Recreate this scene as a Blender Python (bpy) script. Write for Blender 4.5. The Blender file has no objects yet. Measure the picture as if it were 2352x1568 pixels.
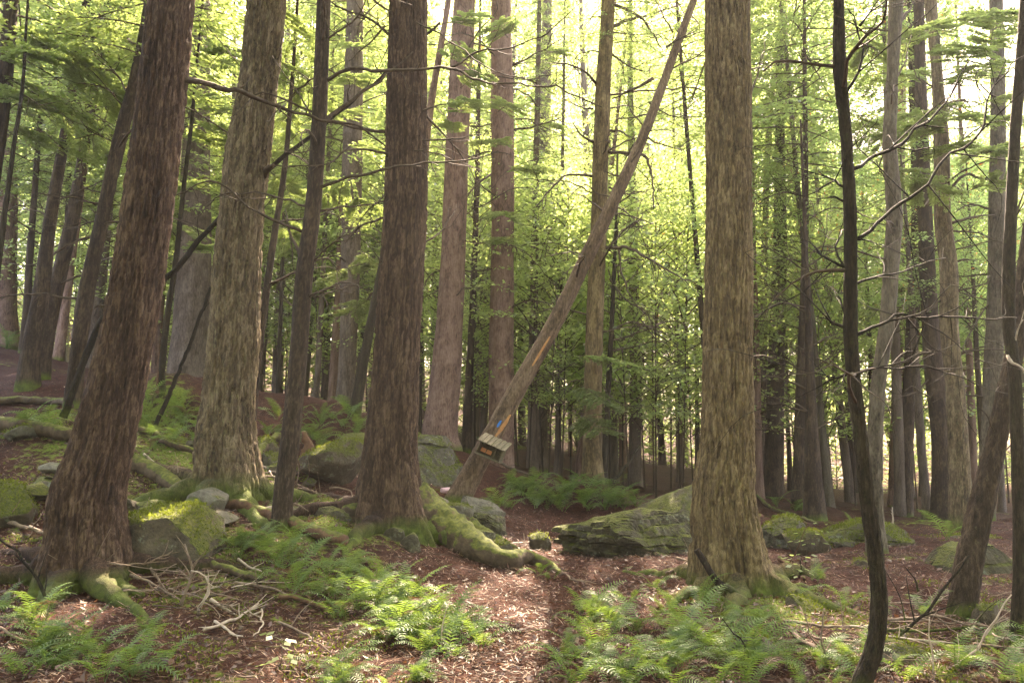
import bpy, math, random
import numpy as np
from mathutils import Vector, Matrix, Quaternion

random.seed(7); RS = np.random.RandomState(11)
SC = bpy.context.scene
COL = SC.collection
R = math.radians

# ------------------------------------------------------------------ camera, sky, sun, exposure
F = 1900.0                                   # focal length in pixels of a 2352 x 1568 picture
CAM = np.array([0.0, 0.0, 1.6])
PITCH = math.atan((1010 - 784) / F)
cam_d = bpy.data.cameras.new('camera'); cam = bpy.data.objects.new('camera', cam_d); COL.objects.link(cam)
cam_d.sensor_width = 36; cam_d.lens = 36 * F / 2352; cam_d.clip_start = 0.05; cam_d.clip_end = 900
cam.location = CAM; cam.rotation_euler = (math.pi / 2 + PITCH, 0, 0)
SC.camera = cam

SUN_AZ, SUN_EL = R(9), R(44)
world = bpy.data.worlds.new('World'); SC.world = world; world.use_nodes = True
wn = world.node_tree.nodes; wl = world.node_tree.links
sky = wn.new('ShaderNodeTexSky'); sky.sky_type = 'NISHITA'; sky.sun_disc = False
sky.sun_elevation = SUN_EL; sky.sun_rotation = SUN_AZ
sky.air_density = 1.0; sky.dust_density = 4.0; sky.ozone_density = 1.0
bg = wn['Background']; bg.inputs['Strength'].default_value = 0.15
wl.new(sky.outputs[0], bg.inputs[0])
sun_d = bpy.data.lights.new('sun', 'SUN'); sun_d.energy = 5.0; sun_d.angle = R(0.5); sun_d.color = (1, 0.93, 0.80)
sun = bpy.data.objects.new('sun', sun_d); COL.objects.link(sun)
to_sun = Vector((math.sin(SUN_AZ) * math.cos(SUN_EL), math.cos(SUN_AZ) * math.cos(SUN_EL), math.sin(SUN_EL)))
sun.rotation_euler = to_sun.to_track_quat('Z', 'Y').to_euler(); sun.location = (0, 0, 40)
vs = SC.view_settings
vs.view_transform = 'Standard'; vs.look = 'None'; vs.gamma = 1.0; vs.use_curve_mapping = False
vs.exposure = 3.9
vs.use_white_balance = True; vs.white_balance_temperature = 7900; vs.white_balance_tint = 22
cy = SC.cycles
cy.max_bounces = 5; cy.diffuse_bounces = 3; cy.glossy_bounces = 1; cy.transmission_bounces = 4
cy.volume_bounces = 0; cy.transparent_max_bounces = 4
cy.use_denoising = True; cy.denoising_prefilter = 'NONE'
cy.sample_clamp_indirect = 0.2; cy.sample_clamp_direct = 0.3
HAZE_DENSITY = 0.0015

# ------------------------------------------------------------------ pixel <-> place
CP, SP = math.cos(PITCH), math.sin(PITCH)
def ray(px, py):
    u, v = (px - 1176.0) / F, -(py - 784.0) / F
    return np.array([u, CP - v * SP, SP + v * CP])
def at(px, py, Y):
    d = ray(px, py); return CAM + d * (Y / d[1])
def span(px, py, Y, w):                      # metres covered by w pixels there
    return w / F * (Y / ray(px, py)[1])

# ------------------------------------------------------------------ noise (numpy)
def _hash(ix, iy, iz, s=0):
    h = (ix.astype(np.int64) * 374761393 + iy.astype(np.int64) * 668265263 + iz.astype(np.int64) * 2147483647 + s * 974634777)
    h = (h ^ (h >> 13)) * 1274126177
    h = h & 0x7fffffff
    h = (h ^ (h >> 16)) * 1911520717 & 0x7fffffff
    return (h ^ (h >> 11)) % 100003 / 100003.0
def noise(x, y, z=0.0, s=0):                 # value noise, about -1..1
    x = np.asarray(x, float); y = np.asarray(y, float) + 0 * x; z = np.asarray(z, float) + 0 * x
    ix, iy, iz = np.floor(x), np.floor(y), np.floor(z)
    f = lambda t: t * t * t * (t * (t * 6 - 15) + 10)
    fx, fy, fz = f(x - ix), f(y - iy), f(z - iz)
    out = 0
    for a in (0, 1):
        for b in (0, 1):
            for c in (0, 1):
                w = (fx if a else 1 - fx) * (fy if b else 1 - fy) * (fz if c else 1 - fz)
                out = out + w * _hash(ix + a, iy + b, iz + c, s)
    return out * 2 - 1
def fbm(x, y, z=0.0, o=4, s=0):
    t, a = 0, 1.0; tot = 0
    for k in range(o):
        t = t + a * noise(np.asarray(x) * 2 ** k, np.asarray(y) * 2 ** k, np.asarray(z) * 2 ** k, s + k); tot += a; a *= 0.5
    return t / tot
def cells(u, v, wrap, s=0):                  # cellular: F1, F2, id; u wraps at `wrap`
    iu, iv = np.floor(u), np.floor(v)
    f1 = np.full(u.shape, 9.0); f2 = f1.copy(); cid = np.zeros(u.shape)
    for a in (-1, 0, 1):
        for b in (-1, 0, 1):
            cu, cv = iu + a, iv + b
            hu = np.mod(cu, wrap)
            px = cu + 0.1 + 0.8 * _hash(hu, cv, 0 * cu, s); pv = cv + 0.1 + 0.8 * _hash(hu, cv, 0 * cu, s + 5)
            d = np.hypot(u - px, v - pv)
            near = d < f1
            f2 = np.where(near, f1, np.minimum(f2, d))
            cid = np.where(near, _hash(hu, cv, 0 * cu, s + 9), cid)
            f1 = np.where(near, d, f1)
    return f1, f2, cid

# trees of the middle distance: key, name, label, distance, stations (x, y, width in the picture) from the foot up, bark, height, crown
MID = [ # key, name, label, Y, stations, bark, top height, branches, crown
 ('E','hemlock_tree','straight reddish-brown trunk rising behind the mossy boulder, right side lit',17,[(1012,1032,92),(1011,1005,80),(1019,922,70),(1032,755,63),(1040,622,58),(1044,500,56),(1055,233,53),(1067,0,50)],'bark_pinkish',23,[('hem',11.2,0.6,0.8)]),
 ('Fx','hemlock_tree','pinkish straight trunk left of the leaning dead trunk, foot hidden by leaves',17.5,[(1148,1085,64),(1150,1000,58),(1152,755,57),(1155,500,52),(1153,233,52),(1151,0,45)],'bark_pinkish',22,[('hem',12.6,0.55,0.65)]),
 ('G','hemlock_tree','straight tan trunk crossed by the leaning dead trunk, with bare crooked limbs',15.5,[(1362,1112,52),(1360,1022,43),(1362,922,41),(1366,755,40),(1376,500,37),(1384,233,35),(1397,0,30)],'bark_olive',17,[('hem',9.3,0.5,0.55)]),
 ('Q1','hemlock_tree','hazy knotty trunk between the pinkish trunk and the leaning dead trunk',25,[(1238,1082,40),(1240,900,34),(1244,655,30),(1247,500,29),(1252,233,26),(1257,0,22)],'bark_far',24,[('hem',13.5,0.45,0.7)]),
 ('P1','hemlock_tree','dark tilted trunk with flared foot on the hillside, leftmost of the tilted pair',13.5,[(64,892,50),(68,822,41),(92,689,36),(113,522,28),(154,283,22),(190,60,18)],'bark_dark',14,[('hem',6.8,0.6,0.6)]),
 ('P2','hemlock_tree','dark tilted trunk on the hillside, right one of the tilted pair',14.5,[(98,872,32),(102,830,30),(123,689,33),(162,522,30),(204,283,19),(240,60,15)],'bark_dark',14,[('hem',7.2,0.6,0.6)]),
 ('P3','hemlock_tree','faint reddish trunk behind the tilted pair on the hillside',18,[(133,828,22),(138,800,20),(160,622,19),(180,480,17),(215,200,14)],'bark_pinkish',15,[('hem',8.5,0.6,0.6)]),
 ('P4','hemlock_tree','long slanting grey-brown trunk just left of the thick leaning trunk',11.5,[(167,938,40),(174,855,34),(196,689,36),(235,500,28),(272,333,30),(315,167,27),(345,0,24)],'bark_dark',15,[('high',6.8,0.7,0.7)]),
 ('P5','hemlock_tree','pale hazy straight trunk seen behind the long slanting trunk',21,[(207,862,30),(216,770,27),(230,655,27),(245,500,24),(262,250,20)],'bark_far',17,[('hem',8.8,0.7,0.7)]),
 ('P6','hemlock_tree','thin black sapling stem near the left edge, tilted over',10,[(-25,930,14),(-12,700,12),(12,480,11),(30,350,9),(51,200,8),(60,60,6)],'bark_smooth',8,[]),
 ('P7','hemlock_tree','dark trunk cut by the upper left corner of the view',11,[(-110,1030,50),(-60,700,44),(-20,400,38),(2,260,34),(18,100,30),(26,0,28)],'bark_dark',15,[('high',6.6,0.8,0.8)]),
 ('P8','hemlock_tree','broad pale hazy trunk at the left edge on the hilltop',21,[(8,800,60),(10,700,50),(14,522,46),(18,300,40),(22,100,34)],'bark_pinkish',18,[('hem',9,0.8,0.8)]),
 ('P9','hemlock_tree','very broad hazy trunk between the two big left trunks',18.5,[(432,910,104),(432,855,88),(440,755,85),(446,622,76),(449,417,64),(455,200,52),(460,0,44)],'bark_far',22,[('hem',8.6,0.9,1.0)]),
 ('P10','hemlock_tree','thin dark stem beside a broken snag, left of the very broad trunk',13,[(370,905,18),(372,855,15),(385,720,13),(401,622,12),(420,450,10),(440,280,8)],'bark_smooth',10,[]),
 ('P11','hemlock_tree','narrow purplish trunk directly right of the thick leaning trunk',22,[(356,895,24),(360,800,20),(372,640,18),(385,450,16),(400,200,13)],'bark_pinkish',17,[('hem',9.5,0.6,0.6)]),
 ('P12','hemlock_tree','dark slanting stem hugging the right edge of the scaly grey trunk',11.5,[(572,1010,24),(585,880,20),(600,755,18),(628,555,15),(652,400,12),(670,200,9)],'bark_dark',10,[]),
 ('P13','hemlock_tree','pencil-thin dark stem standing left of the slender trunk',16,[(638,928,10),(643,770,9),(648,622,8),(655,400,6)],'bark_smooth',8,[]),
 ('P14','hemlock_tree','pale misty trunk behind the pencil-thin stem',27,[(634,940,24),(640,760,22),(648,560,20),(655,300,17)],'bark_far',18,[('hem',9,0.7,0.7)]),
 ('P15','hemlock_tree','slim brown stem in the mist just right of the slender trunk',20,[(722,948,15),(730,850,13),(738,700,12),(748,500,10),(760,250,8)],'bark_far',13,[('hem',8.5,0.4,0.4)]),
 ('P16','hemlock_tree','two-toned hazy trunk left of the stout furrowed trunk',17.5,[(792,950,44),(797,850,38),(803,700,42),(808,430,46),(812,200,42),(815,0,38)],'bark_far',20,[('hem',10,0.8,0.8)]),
 ('P17','hemlock_tree','mossy slanting stem close behind the stout furrowed trunk',14,[(815,948,28),(825,890,24),(852,740,20),(880,600,18),(905,430,14)],'bark_smooth',11,[]),
 ('P18','hemlock_tree','slanting orange-brown stem showing right of the stout furrowed trunk',16,[(925,1010,26),(950,700,22),(965,480,19),(985,270,17),(1012,110,14),(1030,0,12)],'bark_pinkish',12,[]),
 ('Q2','hemlock_tree','dark narrow trunk right of the straight reddish trunk',18.5,[(1070,1040,24),(1074,950,21),(1083,760,16),(1091,560,13),(1098,300,10)],'bark_dark',13,[('und',4,0.8,0.9)]),
 ('Q10','hemlock_tree','thin dark bare-limbed stem right of the tan trunk',16.5,[(1386,1135,16),(1392,1000,13),(1402,800,11),(1410,640,9),(1416,480,6)],'bark_smooth',7.5,[]),
 ('R1','hardwood_tree','dark trunk pair member with twiggy top, right of the large olive trunk',16,[(1872,1195,50),(1868,1100,40),(1862,900,22),(1856,720,15),(1850,560,10)],'bark_dark',8,[]),
 ('R2','hardwood_tree','short-foliaged dark trunk standing left of the twiggy pair',18,[(1834,1165,32),(1836,1060,28),(1840,900,24),(1846,700,18),(1850,500,14)],'bark_dark',14,[('hem',7.2,1.0,0.75)]),
 ('R3','hardwood_tree','wide dark shaded trunk between the lichen trunk and the bent trunk',17,[(2166,1202,52),(2162,1022,40),(2146,855,40),(2136,740,36),(2128,560,32),(2118,300,26),(2110,0,22)],'bark_dark',18,[('hard',11.5,0.5,0.5)]),
 ('R4','hardwood_tree','greyish trunk at right, half hidden behind the wet thin trunk',14.5,[(2262,1195,42),(2272,1022,36),(2280,855,38),(2290,622,38),(2290,500,34),(2292,250,30),(2288,0,28)],'bark_pale',17,[('hard',12,0.45,0.4)]),
 ('R5','hardwood_tree','dark trunk with scaly knots just right of the pale lichen trunk',19,[(2080,1190,30),(2084,1000,28),(2098,700,28),(2108,480,27),(2102,250,25),(2095,0,22)],'bark_dark',19,[('hard',11.0,0.8,0.8)]),
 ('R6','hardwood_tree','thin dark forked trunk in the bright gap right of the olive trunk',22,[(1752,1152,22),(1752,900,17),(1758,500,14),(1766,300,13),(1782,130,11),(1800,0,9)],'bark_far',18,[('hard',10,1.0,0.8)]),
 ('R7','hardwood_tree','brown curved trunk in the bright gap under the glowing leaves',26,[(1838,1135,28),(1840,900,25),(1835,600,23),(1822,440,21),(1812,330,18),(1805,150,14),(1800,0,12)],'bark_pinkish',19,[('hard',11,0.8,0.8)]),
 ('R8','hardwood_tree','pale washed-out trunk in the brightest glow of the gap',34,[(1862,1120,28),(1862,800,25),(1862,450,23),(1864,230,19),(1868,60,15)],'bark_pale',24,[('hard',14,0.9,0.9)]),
 ('R9','hardwood_tree','pinkish straight trunk between the lichen trunk and the knotty dark trunk',23,[(2052,1165,26),(2060,900,22),(2066,600,20),(2070,300,18),(2076,0,15)],'bark_pinkish',21,[('hard',12,0.8,0.8)]),
 ('R10','hemlock_tree','broad dark shadowed trunk behind the foot of the large olive trunk',21,[(1776,1152,46),(1778,1040,42),(1782,850,38),(1790,600,32)],'bark_dark',15,[('hem',5.5,0.8,0.8)]),
]

# ------------------------------------------------------------------ terrain height
CTRL = [(0,1568,5.0),(588,1568,5.1),(1176,1568,5.2),(1764,1568,5.2),(2352,1568,5.3),
 (190,1338,7.4),(520,1142,9.6),(650,1218,8.6),(900,1212,9.4),(1690,1352,8.0),(1955,1600,5.0),(2015,1272,10.5),(2208,1215,13.5),
 (2335,1475,6.2),(2205,1412,7.2),(62,892,13.5),(430,908,18),(165,936,11.5),(1012,1032,17),(1060,1142,12.3),
 (1250,1380,7.6),(1200,1250,10.5),(1180,1180,13),(1300,1120,17),(1400,1272,10),(1880,1192,17),(1800,1152,23),(2080,1195,17),
 (500,1310,7.5),(300,1450,6),(0,1250,8),(0,1010,11.5),(0,850,15.5),(330,985,12.5),(720,945,17.5),(1480,1130,20),(1600,1130,20),
 (2300,1250,11),(1900,1300,9.3),(1480,1290,9.4),(760,1010,13),(620,930,18)]
_skip = {'P6', 'P7', 'P12', 'P18', 'Fx'}
CTRL += [(m[4][0][0], m[4][0][1], m[3]) for m in MID if m[0] not in _skip and not any(abs(m[4][0][0] - c[0]) < 25 and abs(m[3] - c[2]) < 1.5 for c in CTRL)]
_c = [at(*c) for c in CTRL]
FAR = [(-70,60,16),(-30,100,14),(-18,60,9),(0,60,3.0),(0,140,8),(40,60,0.6),(80,100,1),(140,20,0),(-140,20,14),(0,-15,-.2),(-15,-6,.4),(15,-6,-.3),
 (-150,150,11),(150,150,2),(-10,1,.6),(10,1,-.1),(-25,14,5),(25,14,-.4),(-22,30,4.2),(-6,30,2.4),(22,30,0),(8,32,.3),(140,-60,0),(-140,-60,10),(0,0,0)]
_P = np.array([[p[0], p[1]] for p in _c] + [[p[0], p[1]] for p in FAR]); _Z = np.array([p[2] for p in _c] + [p[2] for p in FAR])
def _k(r2): return np.where(r2 > 1e-12, r2 * np.log(np.maximum(r2, 1e-12)), 0.0) * 0.5
_n = len(_P); _A = np.zeros((_n + 3, _n + 3))
_A[:_n, :_n] = _k(((_P[:, None] - _P[None]) ** 2).sum(-1)) + np.eye(_n) * 0.02
_A[:_n, _n] = 1; _A[:_n, _n + 1:] = _P; _A[_n, :_n] = 1; _A[_n + 1:, :_n] = _P.T
_W = np.linalg.solve(_A, np.concatenate([_Z, np.zeros(3)]))
def path_mask(x, y):                          # the trodden path winding away from the camera
    cx = 0.05 + 0.28 * np.sin((y - 4) * 0.42) + 0.05 * (y - 5)
    return np.exp(-((x - cx) / (0.55 + 0.02 * y)) ** 2) * np.clip((16 - y) / 4, 0, 1)
def base_h(x, y):
    x = np.asarray(x, float); y = np.asarray(y, float); sh = x.shape; xf, yf = x.ravel(), y.ravel(); out = np.empty_like(xf)
    for i in range(0, len(xf), 40000):
        q = np.stack([xf[i:i+40000], yf[i:i+40000]], 1)
        out[i:i+40000] = _k(((q[:, None] - _P[None]) ** 2).sum(-1)) @ _W[:_n] + _W[_n] + q @ _W[_n + 1:]
    return out.reshape(sh)
def hummock(x, y):
    h = fbm(x * 1.1, y * 1.1, 3.3, 3, 21) * 0.09 + np.maximum(fbm(x * 2.3, y * 2.3, 1.3, 2, 31) - 0.15, 0) * 0.16
    return h * (1 - 0.75 * path_mask(x, y))
def ground_h(x, y):
    x = np.asarray(x, float); y = np.asarray(y, float)
    return base_h(x, y) + hummock(x, y)
def gz(x, y): return float(ground_h(np.array([x]), np.array([y]))[0])
def hit(px, py):                              # where the pixel's ray meets the ground
    d = ray(px, py); ts = np.linspace(3.5, 45, 500)
    p = CAM[None] + d[None] * (ts / d[1])[:, None]
    g = ground_h(p[:, 0], p[:, 1]); below = np.nonzero(p[:, 2] < g)[0]
    i = below[0] if len(below) else 499
    return p[i] * [1, 1, 0] + [0, 0, g[i]]

# ------------------------------------------------------------------ mesh helpers
def mesh_np(name, V, faces, mats, attrs=None, smooth=True, midx=None):
    """faces: list of int arrays (n,3) or (n,4)."""
    me = bpy.data.meshes.new(name)
    V = np.asarray(V, np.float32); fl = [np.asarray(f, np.int32) for f in faces if len(f)]
    me.vertices.add(len(V)); me.vertices.foreach_set('co', V.ravel())
    nl = sum(f.size for f in fl); npoly = sum(len(f) for f in fl)
    me.loops.add(nl); me.loops.foreach_set('vertex_index', np.concatenate([f.ravel() for f in fl]))
    tot = np.concatenate([np.full(len(f), f.shape[1], np.int32) for f in fl]); st = np.concatenate([[0], np.cumsum(tot)[:-1]]).astype(np.int32)
    me.polygons.add(npoly); me.polygons.foreach_set('loop_start', st)
    try: me.polygons.foreach_set('loop_total', tot)
    except Exception: pass
    me.polygons.foreach_set('use_smooth', np.full(npoly, smooth, bool))
    for m in (mats if isinstance(mats, (list, tuple)) else [mats]): me.materials.append(m)
    if midx is not None: me.polygons.foreach_set('material_index', np.asarray(midx, np.int32))
    for k, a in (attrs or {}).items():
        at_ = me.attributes.new(k, 'FLOAT', 'POINT'); at_.data.foreach_set('value', np.asarray(a, np.float32))
    me.update(calc_edges=True); me.validate(clean_customdata=False)
    return me
def obj(name, me, parent=None, loc=(0, 0, 0), rot=None, scale=None):
    o = bpy.data.objects.new(name, me); COL.objects.link(o)
    o.location = loc
    if rot is not None: o.rotation_euler = rot
    if scale is not None: o.scale = scale if hasattr(scale, '__len__') else (scale,) * 3
    if parent is not None: o.parent = parent
    return o
def tag(o, label, cat, group=None):
    o['label'] = label; o['category'] = cat
    if group: o['group'] = group
    return o
def thing(name, loc, label, cat, group=None, rot=None):
    return tag(obj(name, None, None, loc, rot), label, cat, group)
class MB:
    """collects vertex/face arrays"""
    def __init__(s): s.V = []; s.Q = []; s.T = []; s.n = 0
    def add(s, V, Q=None, T=None):
        V = np.asarray(V, float)
        if Q is not None and len(Q): s.Q.append(np.asarray(Q) + s.n)
        if T is not None and len(T): s.T.append(np.asarray(T) + s.n)
        s.V.append(V); s.n += len(V)
    def mesh(s, name, mats, smooth=True):
        f = ([np.concatenate(s.Q)] if s.Q else []) + ([np.concatenate(s.T)] if s.T else [])
        return mesh_np(name, np.concatenate(s.V), f, mats, smooth=smooth)
def resample(P, R_, n):
    P = np.asarray(P, float); R_ = np.asarray(R_, float)
    s = np.concatenate([[0], np.cumsum(np.linalg.norm(np.diff(P, axis=0), axis=1))]); s /= s[-1]
    t = np.linspace(0, 1, n)
    # catmull-rom style smoothing through cubic hermite
    m = np.gradient(P, s, axis=0)
    i = np.clip(np.searchsorted(s, t, 'right') - 1, 0, len(s) - 2); h = (s[i + 1] - s[i])[:, None]; u = ((t - s[i]) / (s[i + 1] - s[i]))[:, None]
    out = (2*u**3-3*u**2+1)*P[i] + (u**3-2*u**2+u)*h*m[i] + (-2*u**3+3*u**2)*P[i+1] + (u**3-u**2)*h*m[i+1]
    return out, np.interp(t, s, R_)
def frames(P):
    T = np.gradient(P, axis=0); T /= np.linalg.norm(T, axis=1)[:, None] + 1e-9
    n = np.cross(T[0], [0, 1, 0.01]); 
    if np.linalg.norm(n) < 1e-3: n = np.cross(T[0], [1, 0, 0])
    N = np.zeros_like(P)
    for i in range(len(P)):
        n = n - T[i] * n.dot(T[i]); n /= np.linalg.norm(n) + 1e-9; N[i] = n
    return T, N, np.cross(T, N)
def tube(P, Rr, n=6, knobs=0.0, seed=0):
    """one closed tapered tube along P"""
    P = np.asarray(P, float); Rr = np.asarray(Rr, float)
    T, N, B = frames(P); th = np.arange(n) * 2 * math.pi / n
    rr = Rr[:, None] * np.ones(n)[None]
    if knobs: rr = rr * (1 + knobs * noise(np.arange(len(P))[:, None] * 0.7 + 0 * th[None], np.cos(th)[None] * 1.5 + 5, np.sin(th)[None] * 1.5 + 9, seed))
    V = P[:, None] + rr[..., None] * (np.cos(th)[None, :, None] * N[:, None] + np.sin(th)[None, :, None] * B[:, None])
    V = V.reshape(-1, 3); m = len(P)
    i = np.arange(m - 1)[:, None] * n; j = np.arange(n)[None]; k = (j + 1) % n
    Q = np.stack([i + j, i + k, i + n + k, i + n + j], -1).reshape(-1, 4)
    V = np.concatenate([V, P[:1], P[-1:]]); a, b = m * n, m * n + 1
    T3 = np.concatenate([np.stack([np.full(n, a), k[0], j[0]], -1), np.stack([np.full(n, b), (m - 1) * n + j[0], (m - 1) * n + k[0]], -1)])
    return V, Q, T3
def tube_mesh(name, P, Rr, mat, n=6, res=None, knobs=0.12, seed=0):
    if res: P, Rr = resample(P, Rr, res)
    V, Q, T3 = tube(P, Rr, n, knobs, seed)
    return mesh_np(name, V, [Q, T3], mat)
def box_mesh(name, sx, sy, sz, mat, bevel=0.004):
    import bmesh
    bm = bmesh.new(); bmesh.ops.create_cube(bm, size=1.0); bmesh.ops.scale(bm, vec=(sx, sy, sz), verts=bm.verts)
    bmesh.ops.bevel(bm, geom=bm.edges[:], offset=bevel, segments=1, affect='EDGES')
    me = bpy.data.meshes.new(name); bm.to_mesh(me); bm.free(); me.materials.append(mat); return me

# ------------------------------------------------------------------ materials
def new_mat(name):
    m = bpy.data.materials.new(name); m.use_nodes = True; nt = m.node_tree; nt.nodes.clear()
    out = nt.nodes.new('ShaderNodeOutputMaterial'); return m, nt, out
class NT:
    def __init__(s, nt): s.nt = nt
    def n(s, t, **kw):
        nd = s.nt.nodes.new(t)
        for k, v in kw.items():
            if k.startswith('i_'): nd.inputs[int(k[2:])].default_value = v
            else: setattr(nd, k, v)
        return nd
    def l(s, a, b): s.nt.links.new(a, b)
    def coord(s, scale=(1, 1, 1), which='Object'):
        tc = s.n('ShaderNodeTexCoord'); mp = s.n('ShaderNodeMapping'); mp.inputs['Scale'].default_value = scale
        s.l(tc.outputs[which], mp.inputs[0]); return mp.outputs[0]
    def noise(s, vec, scale, detail=4, rough=0.6):
        nd = s.n('ShaderNodeTexNoise'); nd.inputs['Scale'].default_value = scale; nd.inputs['Detail'].default_value = detail; nd.inputs['Roughness'].default_value = rough
        if vec is not None: s.l(vec, nd.inputs['Vector'])
        return nd.outputs[0]
    def ramp(s, fac, stops):
        nd = s.n('ShaderNodeValToRGB'); cr = nd.color_ramp
        while len(cr.elements) < len(stops): cr.elements.new(0.5)
        for e, (p, c) in zip(cr.elements, stops): e.position = p; e.color = (*c, 1) if len(c) == 3 else c
        s.l(fac, nd.inputs[0]); return nd.outputs[0]
    def val(s, fac, lo, hi):
        nd = s.n('ShaderNodeMapRange'); nd.inputs[1].default_value = lo; nd.inputs[2].default_value = hi; s.l(fac, nd.inputs[0]); return nd.outputs[0]
    def mix(s, fac, a, b):
        nd = s.n('ShaderNodeMix', data_type='RGBA')
        (s.l(fac, nd.inputs[0]) if hasattr(fac, 'is_linked') else setattr(nd.inputs[0], 'default_value', fac))
        for x, i in ((a, 6), (b, 7)):
            if hasattr(x, 'is_linked'): s.l(x, nd.inputs[i])
            else: nd.inputs[i].default_value = (*x, 1)
        return nd.outputs[2]
    def math(s, op, a, b=0.0):
        nd = s.n('ShaderNodeMath', operation=op)
        for x, i in ((a, 0), (b, 1)):
            if hasattr(x, 'is_linked'): s.l(x, nd.inputs[i])
            else: nd.inputs[i].default_value = x
        return nd.outputs[0]
    def attr(s, name): nd = s.n('ShaderNodeAttribute', attribute_name=name); return nd.outputs['Fac']
    def bump(s, h, strength, dist):
        nd = s.n('ShaderNodeBump'); nd.inputs['Strength'].default_value = strength; nd.inputs['Distance'].default_value = dist; s.l(h, nd.inputs['Height']); return nd.outputs[0]
    def pbr(s, out, col, rough=0.85, spec=0.25, normal=None):
        b = s.n('ShaderNodeBsdfPrincipled')
        if hasattr(col, 'is_linked'): s.l(col, b.inputs['Base Color'])
        else: b.inputs['Base Color'].default_value = (*col, 1)
        if hasattr(rough, 'is_linked'): s.l(rough, b.inputs['Roughness'])
        else: b.inputs['Roughness'].default_value = rough
        b.inputs['Specular IOR Level'].default_value = spec
        if normal is not None: s.l(normal, b.inputs['Normal'])
        s.l(b.outputs[0], out.inputs[0]); return b

def bark_mat(name, dark, mid, light, lichen=None, lichen_amt=0.0, moss_h=0.5, scale=1.0):
    m, nt, out = new_mat(name); N = NT(nt)
    v = N.coord((17 * scale, 17 * scale, 2.0 * scale)); v2 = N.coord((1.2, 1.2, 0.45)); v3 = N.coord()
    fine = N.noise(v, 3.0, 6, 0.75); big = N.noise(v2, 2.0, 3)
    plate = N.attr('plate'); flake = N.noise(N.coord((17 * scale, 17 * scale, 7.5 * scale)), 2.2, 4, 0.65); patch = N.noise(N.coord((2.6, 2.6, 1.1)), 1.6, 4, 0.6)
    f = N.math('ADD', N.math('ADD', N.math('MULTIPLY', fine, 0.42), N.math('MULTIPLY', flake, 0.26)), N.math('ADD', N.math('MULTIPLY', plate, 0.10), N.math('MULTIPLY', patch, 0.22)))
    col = N.ramp(f, [(0.39, dark), (0.50, mid), (0.63, light)])
    if lichen:
        lm = N.val(N.noise(N.coord((12, 12, 5)), 2.5, 5, 0.75), 0.62 - 0.25 * lichen_amt, 0.72 - 0.15 * lichen_amt)
        col = N.mix(N.math('MULTIPLY', lm, 0.5), col, lichen)
    sep = N.n('ShaderNodeSeparateXYZ'); tc = N.n('ShaderNodeTexCoord'); N.l(tc.outputs['Object'], sep.inputs[0])
    hz = N.math('ADD', sep.outputs[2], N.math('MULTIPLY', N.noise(v3, 3.0, 4), -moss_h * 1.3))
    ms = N.val(hz, moss_h * 0.35, -moss_h * 0.5)
    mossc = N.ramp(N.noise(v3, 14, 4), [(0.3, (0.035, 0.05, 0.01)), (0.7, (0.10, 0.14, 0.02))])
    col = N.mix(N.math('MULTIPLY', ms, 0.8), col, mossc)
    nrm = N.bump(N.math('ADD', fine, N.math('MULTIPLY', N.noise(v, 11, 3), 0.4)), 0.9, 0.02)
    N.pbr(out, col, 0.9, 0.18, nrm); return m
def leaf_mat(name, c0, c1, trans, tw=0.5, gloss=0.05, accent=None):
    m, nt, out = new_mat(name); N = NT(nt)
    g = N.n('ShaderNodeNewGeometry'); oi = N.n('ShaderNodeObjectInfo')
    rnd = N.math('FRACT', N.math('ADD', g.outputs['Random Per Island'], oi.outputs['Random']))
    col = N.mix(rnd, c0, c1)
    tcol = N.mix(rnd, tuple(x * 0.75 for x in trans), tuple(min(1, x * 1.2) for x in trans))
    if accent:
        am = N.math('GREATER_THAN', rnd, accent[0]); col = N.mix(am, col, accent[1]); tcol = N.mix(am, tcol, tuple(min(1, x * 2) for x in accent[1]))
    d = N.n('ShaderNodeBsdfDiffuse'); t = N.n('ShaderNodeBsdfTranslucent'); N.l(col, d.inputs[0]); N.l(tcol, t.inputs[0])
    mx = N.n('ShaderNodeMixShader'); mx.inputs[0].default_value = tw; N.l(d.outputs[0], mx.inputs[1]); N.l(t.outputs[0], mx.inputs[2])
    gl = N.n('ShaderNodeBsdfGlossy'); gl.inputs['Roughness'].default_value = 0.38; gl.inputs[0].default_value = (0.9, 0.95, 0.9, 1)
    m2 = N.n('ShaderNodeMixShader'); m2.inputs[0].default_value = gloss; N.l(mx.outputs[0], m2.inputs[1]); N.l(gl.outputs[0], m2.inputs[2])
    N.l(m2.outputs[0], out.inputs[0]); return m
def wood_mat(name, a, b, rough=0.85, scale=1.0, moss=0.0):
    m, nt, out = new_mat(name); N = NT(nt)
    v = N.coord((20 * scale, 20 * scale, 20 * scale)); f = N.noise(v, 1.0, 5, 0.65)
    col = N.ramp(f, [(0.3, a), (0.7, b)])
    if moss:
        g = N.n('ShaderNodeNewGeometry'); sp = N.n('ShaderNodeSeparateXYZ'); N.l(g.outputs['Normal'], sp.inputs[0])
        mk = N.val(N.math('ADD', sp.outputs[2], N.math('MULTIPLY', N.noise(N.coord((4, 4, 4)), 2, 4), 1.6)), 1.75 - moss, 1.95 - moss)
        col = N.mix(mk, col, N.ramp(N.noise(v, 2, 3), [(0.3, (0.028, 0.035, 0.008)), (0.7, (0.105, 0.115, 0.020))]))
    N.pbr(out, col, rough, 0.2, N.bump(f, 0.7, 0.015)); return m

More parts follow.
